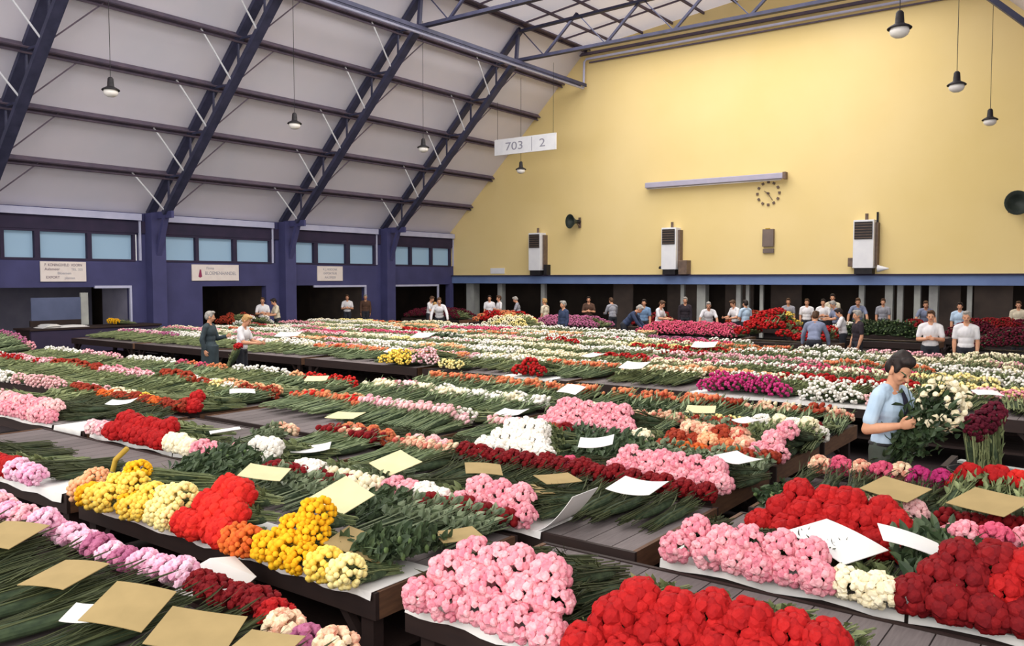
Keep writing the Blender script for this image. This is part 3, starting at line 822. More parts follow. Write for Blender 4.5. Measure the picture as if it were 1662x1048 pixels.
def make_far_mesh(kind, seed):
    r = random.Random(seed); noise.seed_set(seed)
    style, n, rad, gm, ll, lw, ln, hs = KIND[kind]
    b = MB(); n2 = {'freesia': 40, 'aster': 44, 'tulip': 34, 'greenery': 2}.get(kind, 30)
    rad = max(rad, .027)
    for p, a in head_points(kind, n2, r):
        p = Vector((p.x*1.75, p.y*1.1, p.z*1.12))
        if kind == 'tulip':
            p = Vector((r.uniform(-.17,.17), r.uniform(-.14,.06), r.uniform(.08,.18))); a = Vector((0, 1, .4))
        bloom(b, p, a, rad*r.uniform(.9, 1.2), style, 1, r)
    g = MB()
    for k in range(30):
        x = r.uniform(-.16, .16); z = r.uniform(.05, .16)
        g.tube([(x, -.03, z), (x*.85, -.35, z*.8), (x*.8 + r.uniform(-.02,.02), -BL-.04+r.uniform(-.05,.05), .012+z*.5)], [.006, .006, .006], 3, cap=False)
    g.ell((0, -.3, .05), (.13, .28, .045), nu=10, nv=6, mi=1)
    for k in range(34):
        x = r.uniform(-.16, .16); y = r.uniform(-.5, -.02)
        leaf(g, (x, y, r.uniform(.07,.14)), (r.uniform(-.5,.5), 1, r.uniform(-.1,.6)), max(ll, .1)*r.uniform(.8,1.2), max(lw, .02), r)
    b.v, n0 = b.v, len(b.v)
    b.v.extend(g.v); b.f.extend(tuple(i+n0 for i in f) for f in g.f); b.m.extend(1+m for m in g.m)
    return b.mesh('far_'+kind+'_bunch', [M['f_white'], M[gm], M['core']], True)
NEAR = {k: [make_bunch_meshes(k, 11*i+hash_) for i in range(3)] for hash_, k in enumerate(KIND)}
FAR = {k: [make_far_mesh(k, 17*i+hash_+100) for i in range(3)] for hash_, k in enumerate(KIND)}

def set_mat(o, m):
    o.material_slots[0].link = 'OBJECT'; o.material_slots[0].material = m
PROTO = {}
def near_bunch(kind, colour, loc, rz, tilt, roll, scale, label, group, ylen=1.0):
    v = rng.randrange(3)
    if (kind, v) not in PROTO:
        t = empty(kind+'_bunch', (0, 0, 0)); bm_, sm_ = NEAR[kind][v]
        add_obj('blooms', bm_, t); add_obj('stems', sm_, t)
        PROTO[(kind, v)] = t; o = t
    else:
        o = copy_tree(PROTO[(kind, v)])
    for ch in o.children:
        if ch.name.startswith('blooms'): set_mat(ch, M['f_'+colour])
        else:
            ch.scale = (1, ylen, 1)
            if ylen > 1.5: set_mat(ch, M['stemshaded']); ch.location.y = -.12
    o.location = loc; o.rotation_euler = (tilt, roll, rz); o.scale = scale
    return tag(o, label, 'flowers', group)
def far_bunch(kind, colour, loc, rz, tilt, scale, label, group):
    o = add_obj(kind+'_bunch', FAR[kind][rng.randrange(3)])
    set_mat(o, M['f_'+colour])
    o.location = loc; o.rotation_euler = (tilt, 0, rz); o.scale = scale
    return tag(o, label, 'flowers', group)

USED = {}
def art(c, kind):
    return c if kind != 'greenery' else 'dark green'
def word(kind): return {'greenery': 'leafy'}.get(kind, kind)
COUNT = [0]
def lot(x0, x1, yh, di, kind, colours, place, layers=1, lod='n', z=TOPZ, dens=1.0, ylen=1.0, hump=0.0, jit=1.0, step=None):
    """a lot of bunches lying side by side, heads at y = yh, pointing +y (di 1) or -y (di -1)"""
    if lod == 'f' and kind == 'carnation' and colours[0] in ('white', 'cream', 'rosy white', 'pale pink', 'peach'): kind = 'stock'  # pale far carnations go under another kind; species not known
    step = step or ((.172 if lod == 'n' else .33) / dens)
    n = max(1, round((x1-x0)/step))
    for ly in range(layers):
        m = n - ly if lod == 'n' or layers > 1 else n
        m = max(1, m)
        for i in range(m):
            x = x0 + (x1-x0)*(i+.5+.5*ly*(n > 1))/n + rng.uniform(-.02, .02)*jit
            if x > x1 + .05: continue
            c = rng.choice(colours)
            fc = 'bud' if kind == 'greenery' else c
            y = yh - di*ly*.1 + rng.uniform(-.03, .03)*jit
            u = (x-x0)/(x1-x0)*2-1
            zz = z + .012 + ly*.095 + hump*(1-u*u)
            rz = (0 if di > 0 else PI) + R(rng.uniform(-9, 9))*jit
            tl = R(rng.uniform(0, 3) + 5*ly)
            sc = rng.uniform(.94, 1.12)
            lab = '%s %s bunch %s' % (art(c, kind), word(kind), place)
            grp = '%s %s bunches %s' % (art(c, kind), word(kind), place)
            if lod == 'n': near_bunch(kind, fc, (x, y, zz), rz, tl, R(rng.uniform(-6, 6)), (sc, sc, sc), lab, grp, ylen)
            else: far_bunch(kind, fc, (x, y, zz), rz, tl, (sc*step/.33, sc*ylen, sc), lab, grp)
            COUNT[0] += 1
def front(rn, off=-.035): return ROW[rn][0] + off
def back(rn, off=-.01): return ROW[rn][1] - off

# ---- bottom-left cart
lot(-6.75, -5.5, back('Z'), 1, 'carnation', ['rosy white', 'lilac pink'], 'at the picture edge, far end of bottom-left cart', 2, ylen=1.7)
lot(-5.5, -4.2, back('Z'), 1, 'carnation', ['lilac pink', 'lilac pink', 'mauve'], 'along the back of the bottom-left cart', 1, ylen=1.85)
lot(-4.15, -3.3, back('Z'), 1, 'carnation', ['dark red', 'red'], 'next to the loose white paper, bottom-left cart', 1, ylen=1.85)
lot(-3.3, -2.72, back('Z', .12), 1, 'carnation', ['mauve', 'red-and-cream'], 'at the right end of the bottom-left cart', 1, ylen=1.85)
# ---- left edge cart
lot(-9.2, -8.35, front('A'), -1, 'carnation', ['rosy white'], 'at the left edge above the bottom-left cart')
lot(-8.35, -7.85, front('A'), -1, 'dahlia', ['red'], 'at left edge between two pink lots')
lot(-7.85, -7.4, front('A'), -1, 'carnation', ['lilac pink'], 'at left edge beside the hanging white paper')
# ---- yellow cart
YC = 'on the yellow-fronted cart'
lot(-6.76, -6.38, front('A'), -1, 'freesia', ['golden', 'peach'], 'at the left end of yellow-fronted cart', 2)
lot(-6.42, -5.9, front('A'), -1, 'freesia', ['yellow', 'yellow', 'golden'], 'in the tall clump near cart handle', 3)
lot(-5.95, -5.32, front('A'), -1, 'freesia', ['yellow', 'pale yellow'], 'sloping down to the scarlet heap', 2)
lot(-5.28, -4.66, front('A', -.03), -1, 'dahlia', ['scarlet'], 'in the bright heap between two yellow lots', 3, ylen=.45)
lot(-4.66, -4.4, front('A'), -1, 'freesia', ['orange'], 'between scarlet heap and golden heap', ylen=.5)
lot(-4.4, -3.85, front('A', -.03), -1, 'freesia', ['golden'], 'in the golden heap below the tan card', 3, ylen=.4)
lot(-3.88, -3.5, front('A'), -1, 'freesia', ['pale yellow', 'yellow'], 'in the low strip by the front corner', 1, ylen=.5)
for i in range(3):
    near_bunch('greenery', 'bud', (-3.52+.02*i, 3.5+.17*i, TOPZ+.03), R(-95+8*i), .05, 0, (1, .75, 1.3), 'dark green leafy bunch at the front right corner of yellow-fronted cart', 'leafy bunches at the yellow-fronted cart corner')
lot(-6.75, -6.1, back('A'), 1, 'greenery', ['dark red'], 'behind the yellow clump with long dark leaves', 2)
lot(-6.1, -5.1, back('A'), 1, 'rose', ['dark red'], 'by the cream card near the yellow clump', 1)
lot(-4.75, -4.4, back('A'), 1, 'greenery', ['cream'], 'behind the large cream card', 1)
lot(-4.3, -3.46, back('A'), 1, 'rose', ['dark red'], 'with shiny leaves at the right end of the yellow-fronted cart', 1)
# ---- closest cart
lot(-3.1, -2.1, front('A', -.03), -1, 'carnation', ['pink'], 'in the big pile at bottom centre', 3)
lot(-2.06, -.7, front('A', -.03), -1, 'dahlia', ['red'], 'in the big pile at the bottom edge', 3)
lot(-.68, .2, front('A', .2), -1, 'greenery', ['dark red'], 'at the bottom right beside big red pile', 1)
# ---- second near row
lot(-13.1, -12.0, front('B'), -1, 'carnation', ['pale pink'], 'at the left picture edge, second near row', 2, 'f')
lot(-12.0, -10.45, front('B'), -1, 'carnation', ['pale pink', 'pink'], 'in the long pale pile at left', 2)
lot(-12.9, -12.0, back('B'), 1, 'dahlia', ['rust'], 'behind the pale pink pile, left end', 1, 'f')
lot(-12.0, -9.9, back('B'), 1, 'carnation', ['rust', 'orange'], 'with green stems behind the pale pink pile', 1)
lot(-9.52, -9.15, front('B'), -1, 'carnation', ['rosy white'], 'at the corner left of the long red pile')
lot(-9.12, -7.95, front('B'), -1, 'dahlia', ['red'], 'in the long red pile left of centre', 2)
lot(-7.95, -7.45, front('B'), -1, 'dahlia', ['dark red', 'cream'], 'where red pile meets pink pile')
lot(-7.42, -6.75, front('B'), -1, 'carnation', ['pink'], 'beside the white lot left of centre', 1)
lot(-6.78, -6.22, front('B'), -1, 'chrysanthemum', ['white'], 'at the right end of the cart with the long red pile', 2)
lot(-7.75, -7.4, back('B', .2), 1, 'rose', ['red-and-cream'], 'standing alone at the edge of bare planks')
lot(-7.1, -6.22, back('B'), 1, 'tulip', ['red-and-cream', 'dark red'], 'left of the dark red tulip row at centre')
lot(-5.9, -5.55, front('B'), -1, 'chrysanthemum', ['white'], 'behind the cream card at left of centre cart')
lot(-5.5, -4.85, front('B'), -1, 'rose', ['cream'], 'with shiny leaves, front of centre cart')
lot(-4.82, -4.47, front('B'), -1, 'carnation', ['pink'], 'left of the small white lot, centre cart', 1)
lot(-4.47, -4.15, front('B'), -1, 'chrysanthemum', ['white'], 'between two pink lots on centre cart', 1)
lot(-4.12, -3.35, front('B'), -1, 'carnation', ['pink'], 'in the pile beside the curled white paper', 2)
lot(-5.95, -5.2, back('B'), 1, 'tulip', ['dark red', 'red-and-cream'], 'on centre cart behind the cream card')
lot(-5.2, -4.5, back('B'), 1, 'carnation', ['dark red'], 'behind the tan card on centre cart')
lot(-4.5, -3.75, back('B'), 1, 'carnation', ['dark red', 'pink'], 'in front of the white pile, centre cart')
lot(-3.75, -2.62, back('B'), 1, 'carnation', ['dark red'], 'with stems under the white sheet, centre cart', 1, ylen=1.25)
lot(-2.34, -1.32, front('B'), -1, 'carnation', ['pink'], 'in the pile on the front edge at right', 2)
lot(-1.32, -.98, front('B'), -1, 'chrysanthemum', ['cream'], 'between pink pile and dark red heap at right', 1)
lot(-.98, .35, front('B', -.03), -1, 'dahlia', ['dark red', 'dark red', 'red'], 'in the heap at bottom right corner', 3)
lot(-2.1, -1.02, 5.52, -1, 'dahlia', ['red'], 'in the bright pile before the tan card, right', 3, ylen=.6)
lot(-.98, .2, back('B', .2), 1, 'carnation', ['pink', 'rose pink'], 'in the pile at the right picture edge', 2)
for i in range(4):
    near_bunch('greenery', 'bud', (-1.06+.05*i, 5.45+.12*i, TOPZ+.05), R(15+14*i), .05, 0, (1.1, .9, 1.2), 'dark green leafy bunch lying across beside the white sheet at right', 'leafy bunches beside the white sheet')
# ---- third near row
T3 = 'third near row'
lot(-13.0, -11.9, front('C'), -1, 'carnation', ['pink', 'pale pink'], 'left part of third near row', 1, 'f')
lot(-11.85, -11.3, front('C'), -1, 'chrysanthemum', ['cream'], 'beside the rust lot in third near row', 1, 'f')
lot(-11.2, -10.8, front('C'), -1, 'freesia', ['yellow'], 'small lot in third near row at left', 1, 'f')
lot(-10.12, -9.78, front('C'), -1, 'dahlia', ['red'], 'in the small heap on white paper by bare planks', 2)
lot(-7.0, -6.25, front('C'), -1, 'carnation', ['orange-red'], 'right of the bare grey planks')
lot(-5.95, -5.35, front('C'), -1, 'carnation', ['pink', 'pale pink'], 'left of the white pile, third near row', 1)
lot(-5.25, -4.4, front('C', .2), -1, 'chrysanthemum', ['white'], 'in the round white pile at centre', 3)
lot(-4.35, -3.75, front('C'), -1, 'carnation', ['rose pink', 'dark red'], 'right of the white pile', 1)
lot(-3.75, -2.62, front('C', .16), -1, 'carnation', ['pink'], 'behind the white sheet, third near row', 2)
lot(-2.34, -1.9, front('C'), -1, 'greenery', ['cream'], 'in front of the man, behind red pile')
lot(-1.7, -1.15, front('C', .2), -1, 'carnation', ['pale pink', 'peach'], 'behind the tan card at right', 1)
lot(-1.1, .2, front('C', .2), -1, 'rose', ['dark red'], 'behind the tan card at right edge')
for x0, x1, k, c in ((-23.8,-22.2,'carnation',['white']), (-22.1,-20.5,'carnation',['pink']), (-20.3,-18.3,'carnation',['rosy white']), (-18.2,-16.9,'carnation',['rust']), (-16.75,-15.1,'chrysanthemum',['white']), (-15,-13.3,'carnation',['pale pink'])):
    lot(x0, x1, front('C'), -1, k, c, 'third near row front, left of the %s lot' % ('rust' if x1 < -17 else 'cream'), 1, 'f')
lot(-20.3, -16.9, back('C'), 1, 'carnation', ['rosy white', 'red'], 'back edge of third near row at far left', 1, 'f')
lot(-16.75, -15.0, back('C'), 1, 'dahlia', ['rust'], 'back edge of third near row, leftmost rust heap', 1, 'f', hump=.05)
lot(-14.9, -13.3, back('C'), 1, 'carnation', ['rosy white'], 'back edge of third near row near left edge', 1, 'f')
lot(-13.0, -11.6, back('C'), 1, 'dahlia', ['rust'], 'in the broad brown-red heap at left', 2, 'f')
lot(-11.5, -10.9, back('C'), 1, 'chrysanthemum', ['pale yellow', 'white'], 'right of the broad brown-red heap', 1, 'f')
lot(-10.8, -9.9, back('C'), 1, 'carnation', ['rust', 'orange'], 'above the small red heap on paper', 1, 'f')
lot(-9.55, -8.0, back('C'), 1, 'tulip', ['orange-red', 'scarlet'], 'above the bare grey planks', 1, hump=.05)
lot(-8.0, -6.25, back('C'), 1, 'tulip', ['pale pink', 'rosy white'], 'in the long pale tulip lot, left cart', 2)
lot(-5.95, -5.45, back('C'), 1, 'tulip', ['pale pink'], 'at the right tip of the long pale tulip lot', 1)
lot(-5.35, -4.9, back('C'), 1, 'carnation', ['dark red', 'rust'], 'before the broad pink pile')
lot(-4.85, -3.9, back('C'), 1, 'greenery', ['peach'], 'between broad pink pile and white card')
lot(-3.85, -2.65, back('C'), 1, 'rose', ['rust', 'orange'], 'with stems below the copper-coloured lot')
lot(-2.34, -1.5, back('C'), 1, 'carnation', ['red-and-cream', 'rose pink'], 'just left of the man at his waist', 1)
lot(-1.5, -1.2, back('C'), 1, 'carnation', ['magenta'], 'directly below the man at right', 1)
lot(-1.2, -.55, back('C'), 1, 'dahlia', ['scarlet', 'red'], 'in the row right below the man', 2)
lot(-.5, .4, back('C'), 1, 'freesia', ['pale yellow'], 'at right edge below the dark crates')
# ---- fourth near row
for x0, x1, k, c, p in ((-23.8,-22.3,'carnation',['pink'],'at the left end'), (-20.3,-19.0,'carnation',['white'],'far left'), (-18.9,-17.0,'carnation',['rosy white'],'left of the red heap'), (-16.7,-15.2,'dahlia',['red'],'in the red heap'),
                     (-15.1,-13.4,'carnation',['pink'],'right of the red heap'), (-13.0,-11.5,'chrysanthemum',['white'],'behind the brown-red heap'), (-11.4,-10.0,'carnation',['peach'],'by the left man')):
    lot(x0, x1, front('D'), -1, k, c, p+', front of fourth near row', 1, 'f')
lot(-9.5, -8.2, front('D'), -1, 'carnation', ['peach', 'cream'], 'behind the orange-red tulips, front of fourth near row', 1, 'f')
lot(-8.1, -6.3, front('D'), -1, 'carnation', ['white'], 'behind the long pale tulip lot', 1, 'f')
lot(-5.6, -4.3, front('D', .2), -1, 'carnation', ['pink'], 'in the broad pink pile at centre', 3)
lot(-4.2, -3.95, front('D'), -1, 'chrysanthemum', ['cream'], 'right of the broad pink pile')
lot(-3.9, -3.0, front('D', .2), -1, 'chrysanthemum', ['rust', 'red-and-cream', 'peach', 'rust', 'orange-red'], 'in the copper-coloured lot right of centre', 2)
lot(-2.98, -2.62, front('D', .14), -1, 'carnation', ['pink'], 'in the upright pile left of the man', 3)
for x0, x1, k, c, p, h in ((-23.8,-21.0,'carnation',['pink','mauve'],'in raised clump at left picture edge', .2), (-20.3,-18.6,'carnation',['white'],'left end', 0), (-18.5,-17.0,'carnation',['rosy white'],'beside raised clump', 0), (-16.75,-15.0,'carnation',['white'],'under the left wall opening', 0),
                     (-14.9,-13.3,'carnation',['rose pink','orange-red'],'left of the dark-coated man', 0), (-13.1,-11.6,'chrysanthemum',['white'],'in front of the dark-coated man', .03), (-11.5,-9.9,'carnation',['scarlet','peach'],'right of the dark-coated man', 0)):
    lot(x0, x1, back('D'), 1, k, c, p+', back of fourth near row', 1 if h < .1 else 2, 'f', hump=h)
lot(-9.55, -7.9, back('D'), 1, 'tulip', ['rosy white', 'cream'], 'in the long cream tulip lot, left half', 1, 'f', hump=.03)
lot(-7.9, -6.25, back('D'), 1, 'tulip', ['cream', 'white'], 'in the long cream tulip lot, right half', 1, 'f')
lot(-5.95, -5.3, back('D'), 1, 'tulip', ['cream'], 'above the broad pink pile', 1, 'f')
lot(-5.2, -4.3, back('D'), 1, 'tulip', ['red-and-cream'], 'above the broad pink pile, right of cream ones', 1)
lot(-4.2, -3.5, back('D'), 1, 'rose', ['rust'], 'behind the copper-coloured lot', 1)
lot(-3.45, -2.62, back('D'), 1, 'chrysanthemum', ['white', 'cream'], 'with green foliage left of the man', 2)
# ---- fifth near row
lot(-9.6, -8.4, front('E'), -1, 'carnation', ['rose pink'], 'front of the short fifth near row, left', 1, 'f')
lot(-8.3, -6.3, front('E'), -1, 'carnation', ['white'], 'front of the short fifth near row', 1, 'f')
lot(-6.05, -4.4, front('E'), -1, 'greenery', ['cream'], 'front of the short fifth near row', 1, 'f')
lot(-4.3, -3.4, front('E'), -1, 'chrysanthemum', ['pale yellow'], 'front of the short fifth near row, by tan card', 1, 'f')
lot(-3.3, -2.72, front('E'), -1, 'dahlia', ['dark red'], 'between white lots left of the man', 1, 'f')
lot(-9.6, -6.3, back('E'), 1, 'tulip', ['orange-red'], 'in the long lot on left cart of fifth near row', 1, 'f', ylen=1.35)
lot(-6.05, -4.4, back('E'), 1, 'tulip', ['orange-red'], 'in the lot before the magenta heap', 1, 'f', ylen=1.35)
lot(-4.4, -2.72, back('E'), 1, 'tulip', ['red-and-cream', 'rust'], 'below the magenta and white heaps', 1, 'f', ylen=1.3)
# ---- far block, front row by hand
FR = 'front row of far block'
def FL(k, side, x0, x1, kind, cols_, layers=1, hump=0, ylen=1.2, place=None):
    y = front('F%d' % k, .03) if side == 'f' else back('F%d' % k)
    lot(x0, min(x1, FLIM[k]-.05), y, -1 if side == 'f' else 1, kind, cols_, place, layers, 'f', hump=hump, ylen=ylen)
for x0, x1, k, c, l, h, p in (
    (-12.5,-11.65,'chrysanthemum',['yellow'],2,.04,'in the left of two yellow heaps'), (-11.6,-10.85,'carnation',['rosy white'],2,.1,'in peaked heap between two yellow ones'),
    (-10.8,-10.3,'chrysanthemum',['pale yellow'],1,.03,'in the smaller yellow heap'), (-9.15,-8.35,'dahlia',['red'],2,.03,'in the red heap on white paper'),
    (-5.5,-4.05,'aster',['magenta'],2,.06,'in the flat magenta heap'), (-3.95,-3.05,'carnation',['white'],2,0,'right of the magenta heap'), (-3.0,-2.4,'carnation',['pale pink'],1,0,'left of the man'), (-.9,.8,'carnation',['pink','rosy white'],1,.04,'at right picture edge')):
    FL(0, 'f', x0, x1, k, c, l, h, 1.0, p+', front row of far block')
for x0, x1, k, c, p in ((-25.3,-22.0,'carnation',['rosy white','mauve'],'at its left end'), (-21.8,-18.5,'carnation',['white'],'behind the dark-coated man'), (-18.3,-16.2,'carnation',['white','cream'],'right of the two standing men'), (-16.0,-13.2,'tulip',['orange-red'],'by a white card'),
    (-13.0,-11.3,'tulip',['orange-red','peach'],'behind the yellow heap'), (-11.1,-9.3,'carnation',['white'],'behind the smaller yellow heap'), (-9.1,-7.6,'tulip',['orange-red'],'behind the red heap'), (-7.5,-6.0,'chrysanthemum',['cream'],'by white cards'), (-5.8,-3.9,'chrysanthemum',['cream','white'],'above the magenta heap'), (-3.8,-2.5,'chrysanthemum',['white','cream'],'left of the man'), (-1.9,.8,'carnation',['rosy white','pink'],'right of the man')):
    FL(0, 'b', x0, x1, k, c, 1, 0.02, 1.45, p+', front row of far block')
# other rows of the far block
pal = [('stock','white',6), ('stock','cream',2), ('chrysanthemum','white',4), ('aster','pale yellow',2), ('freesia','rosy white',3), ('tulip','orange-red',2.4), ('tulip','peach',1.2),
       ('dahlia','red',1), ('aster','rose pink',1.4), ('carnation','pink',1.2), ('freesia','cream',4), ('rose','rust',1), ('aster','mauve',.7), ('freesia','white',3), ('greenery','cream',1.4)]
fr = random.Random(23)
seen_places = set()
for k in range(1, 7):
    for side in ('f', 'b'):
        x = -25.4; segs = []
        while x < FLIM[k] - .4:
            w = fr.uniform(1.1, 2.7); tot = sum(p[2] for p in pal); q = fr.uniform(0, tot)
            for p in pal:
                q -= p[2]
                if q <= 0: break
            if segs and segs[-1][3] == p[1] and segs[-1][2] == p[0]: continue
            if side == 'f' and p[0] == 'greenery': continue
            segs.append((x, min(x+w, FLIM[k]-.05), p[0], p[1])); x += w + .08
        if k == 3: segs = [s for s in segs]
        for i, (x0, x1, kd, c) in enumerate(segs):
            if x1-x0 < .3: continue
            o = [('%s' % ('greenery' if s[2] == 'greenery' else s[3])) for s in segs[max(0, i-1):i] + segs[i+1:i+2]]
            sd = 'front' if side == 'f' else 'back'
            pl = '%s of far %s row, beside %s' % (sd, FROWN[k], ' and '.join(o))
            key = (kd, c, pl)
            if key in seen_places or len(pl.split()) + len(c.split()) > 13: pl = '%s of far %s row, %s lot from left' % (sd, FROWN[k], nth[i])
            seen_places.add(key)
            FL(k, side, x0, x1, kd, [c], 1, fr.choice((0, .02, .05)), 1.25, pl)
print('bunches', COUNT[0])

# ------------------------------------------------------------------ cards and papers lying on the flowers
def sheet(w, d, bend, th=.004, nx=8):
    mb = MB(); vs = []
    for s in (0, 1):
        for i in range(nx+1):
            u = i/nx*2-1
            for y in (-d/2, d/2): vs.append((u*w/2, y, bend*(u*u) + bend*.5*u + s*th))
    n = 2*(nx+1); fs = []
    for i in range(nx):
        a = 2*i
        fs += [(a, a+1, a+3, a+2), (n+a, n+a+2, n+a+3, n+a+1), (a, a+2, n+a+2, n+a), (a+1, n+a+1, n+a+3, a+3)]
    fs += [(0, n, n+1, 1), (2*nx, 2*nx+1, n+2*nx+1, n+2*nx)]
    return mb.add(vs, fs)
SH = {'papertan': [sheet(.34, .28, .004).mesh('card', M['papertan']), sheet(.3, .3, -.008).mesh('card', M['papertan'])],
      'papercream': [sheet(.34, .3, .006).mesh('card', M['papercream'])], 'paperwhite': [sheet(.36, .26, .02).mesh('paper_sheet', M['paperwhite']), sheet(.34, .25, -.012).mesh('paper_sheet', M['paperwhite'])]}
cr = random.Random(5)
def card(x, y, z0_, m, sc, rz, tx, ty, label):
    o = add_obj('paper_sheet' if m == 'paperwhite' else 'card', cr.choice(SH[m]), None, (x, y, z0_+.015), (R(tx), R(ty), R(rz)))
    o.scale = (sc, sc, 1)
    return tag(o, label, 'paper' if m == 'paperwhite' else 'card', 'papers lying on the flowers')
T = 'papertan'; Cc = 'papercream'; Wp = 'paperwhite'
for a in ((-4.6,2.12,.9,T,1.05,18,6,-4,'tan card leaning on green stems under the pink carnations at lower left'), (-3.85,2.07,.92,T,1.05,30,14,6,'big tan card over a white paper, bottom left'), (-3.36,2.12,.9,T,1.05,35,10,8,'tan card on stems below the dark red carnations, bottom left'),
    (-5.5,2.2,.93,T,1.1,25,8,0,'tan card cut by the left picture edge'), (-2.98,2.2,.9,T,.8,20,5,0,'tan card cut by the bottom edge, bottom-left cart'), (-5.58,4.15,.93,Cc,1,35,6,8,'cream card on leafy roses above the scarlet heap'),
    (-4.38,3.87,.97,Cc,1.15,-12,22,10,'large cream card tilted over bare planks behind the golden heap'), (-3.8,3.55,.84,T,1.15,20,3,14,'large tan card lying beside the golden heap'), (-4.99,5.03,.93,Cc,1.05,-15,14,8,'cream card on tulip stems, centre cart'),
    (-4.28,5.33,.93,T,1.0,42,4,3,'tan card on dark red carnation stems, centre cart'), (-3.61,5.42,.92,T,.9,60,3,2,'thin tan card below the white sheet, centre cart'), (-3.62,5.1,.9,T,.8,75,5,2,'tan card edge above the curled white paper'),
    (-2.92,5.44,.95,Wp,1.05,-4,10,0,'white sheet lying on green stems of the centre cart'), (-4.04,6.72,.95,Wp,.9,25,12,-4,'white sheet right of the round white pile'), (-2.66,6.72,.97,Wp,.95,-30,5,4,'white sheet behind the pink pile near the cart gap'),
    (-3.12,8.15,1.05,Wp,.8,-30,6,0,'white sheet on the copper-coloured lot'), (-4.15,9.3,.93,Cc,1.0,20,8,0,'cream card on stems in the short fifth near row'), (-6.37,9.9,.94,Wp,1.0,-8,20,0,'white sheet on orange-red tulip stems'),
    (-5.91,7.9,.9,Wp,.95,6,8,0,'white sheet at the right tip of the long pale tulips'), (-7.52,6.75,.86,Cc,1.1,20,4,0,'cream sheet on planks below the pale tulip lot'), (-6.3,5.22,.86,Wp,1.0,45,4,0,'white sheet right of the white chrysanthemums, left of centre'),
    (-7.63,5.2,.88,Wp,1.2,-30,5,-4,'white sheet on stems behind the long red pile'), (-10.28,5.5,.92,Wp,.9,40,6,0,'white slip on green stems at left'), (-10.02,7.1,.92,Wp,1.0,55,6,0,'white curled sheet above the small red heap'),
    (-10.23,8.6,.93,Cc,1.0,40,8,0,'cream slip near the dark band at left centre'), (-12.75,12.85,.95,Wp,1.1,0,15,0,'small white card beside the left yellow heap'), (-7.02,12.95,.97,Wp,1.3,0,15,0,'white card on stems between red and magenta heaps'),
    (-7.96,18.0,.97,Wp,1.5,10,15,0,'white card far back between white flower rows'), (-18.5,14.6,.97,Wp,1.8,30,12,0,'white card by orange-red tulips at far left'), (-8.6,14.2,.97,Wp,1.2,-20,10,0,'white slip behind the red heap on paper'),
    (-1.38,6.48,.96,T,1.1,-20,10,4,'tan card above the bright red pile at right'), (-.78,6.45,.97,T,1.2,-25,12,0,'tan card above the pink pile at right edge'), (-1.0,5.13,1.0,Wp,1.0,22,6,14,'white sheet tilted across the large one at right'),
    (-1.42,5.12,.93,Wp,1.4,-28,6,6,'large white sheet behind the pink pile at right'), (-.42,5.1,.96,T,1.0,20,8,0,'tan card above the dark red heap at bottom right'), (-3.42,4.0,.86,T,.8,60,2,0,'narrow tan card on shiny leaves, right end of yellow-fronted cart'),
    (-4.0,1.98,.87,Wp,.7,40,5,0,'white paper corner sticking out under the big tan card'), (-15.2,16.4,.98,Wp,1.6,10,14,0,'white card deep in the far block, left'), (-1.62,12.9,.95,Wp,1.0,30,8,0,'white slip right of the man')):
    card(*a)
# crumpled white paper lying in the aisle on a low box
t = empty('paper_bundle', (-4.46, 2.93, .24)); tag(t, 'loose white paper draped on a low box in the aisle by scarlet heap', 'paper')
MB().box(-.25, .2, -.2, .16, -.24, .42).build('box', M['cart'], t)
mb = MB(); mb.add([(-.24,-.2,.36),(.08,-.24,.43),(.28,-.12,.38),(.25,.13,.47),(-.02,.17,.53),(-.24,.05,.46),(.02,-.03,.58)], [(0,1,6),(1,2,6),(2,3,6),(3,4,6),(4,5,6),(5,0,6)])
o = mb.build('paper', M['paperwhite'], t); sd = o.modifiers.new('th', 'SOLIDIFY'); sd.thickness = .006

# paper lining along the cart fronts
def lining(x0, x1, y, label, drop=.05, depth=.5, side=False):
    mb = MB(); n = 10; vs = []
    for i in range(n+1):
        x = x0 + (x1-x0)*i/n; w = .004*math.sin(i*1.9)
        vs += [(x, y+depth, TOPZ+.012), (x, y-.012, TOPZ+.014), (x, y-.022+w, TOPZ-drop*.6 + .012*math.sin(i*1.3+x))]
    fs = []
    for i in range(n):
        for j in (0, 1): fs.append((3*i+j, 3*i+j+1, 3*i+4+j, 3*i+3+j))
    o = mb.add(vs, fs).build('lining_paper', M['paperwhite'], None)
    sd = o.modifiers.new('th', 'SOLIDIFY'); sd.thickness = .003; sd.offset = 0
    return tag(o, label, 'paper', 'white lining papers along cart edges')
yA = ROW['A'][0]; yB = ROW['B'][0]
lining(-6.78, -5.3, yA, 'white lining paper under the yellow clump')
lining(-5.28, -4.42, yA, 'white lining paper under the scarlet heap')
lining(-4.4, -3.42, yA, 'white lining paper under the golden heap')
lining(-3.15, -2.1, yA, 'white lining paper under the big pink pile')
lining(-2.08, -.7, yA, 'white lining paper under the big red pile at the bottom edge')
lining(-8.45, -7.05, yA, 'white lining paper hanging at left edge beside the pink carnations', .09)
lining(-13.1, -10.5, yB, 'white lining paper under the pale pink pile at left')
lining(-10.45, -9.8, yB, 'bare white lining paper between pale pink pile and long red pile', .09)
lining(-9.58, -7.9, yB, 'white lining paper under the long red pile')
lining(-7.88, -6.22, yB, 'white lining paper under the pink lot left of centre')
lining(-4.9, -3.3, yB, 'white lining paper under the pink pile on centre cart')
lining(-2.38, -.95, yB, 'white lining paper under the pink pile at right')
lining(-.93, .9, yB, 'white lining paper under the dark red heap at bottom right')
lining(-9.3, -8.2, ROW['F0'][0], 'white lining paper under the red heap of the far block')
lining(-5.6, -2.6, ROW['F0'][0], 'white lining paper under the magenta heap')
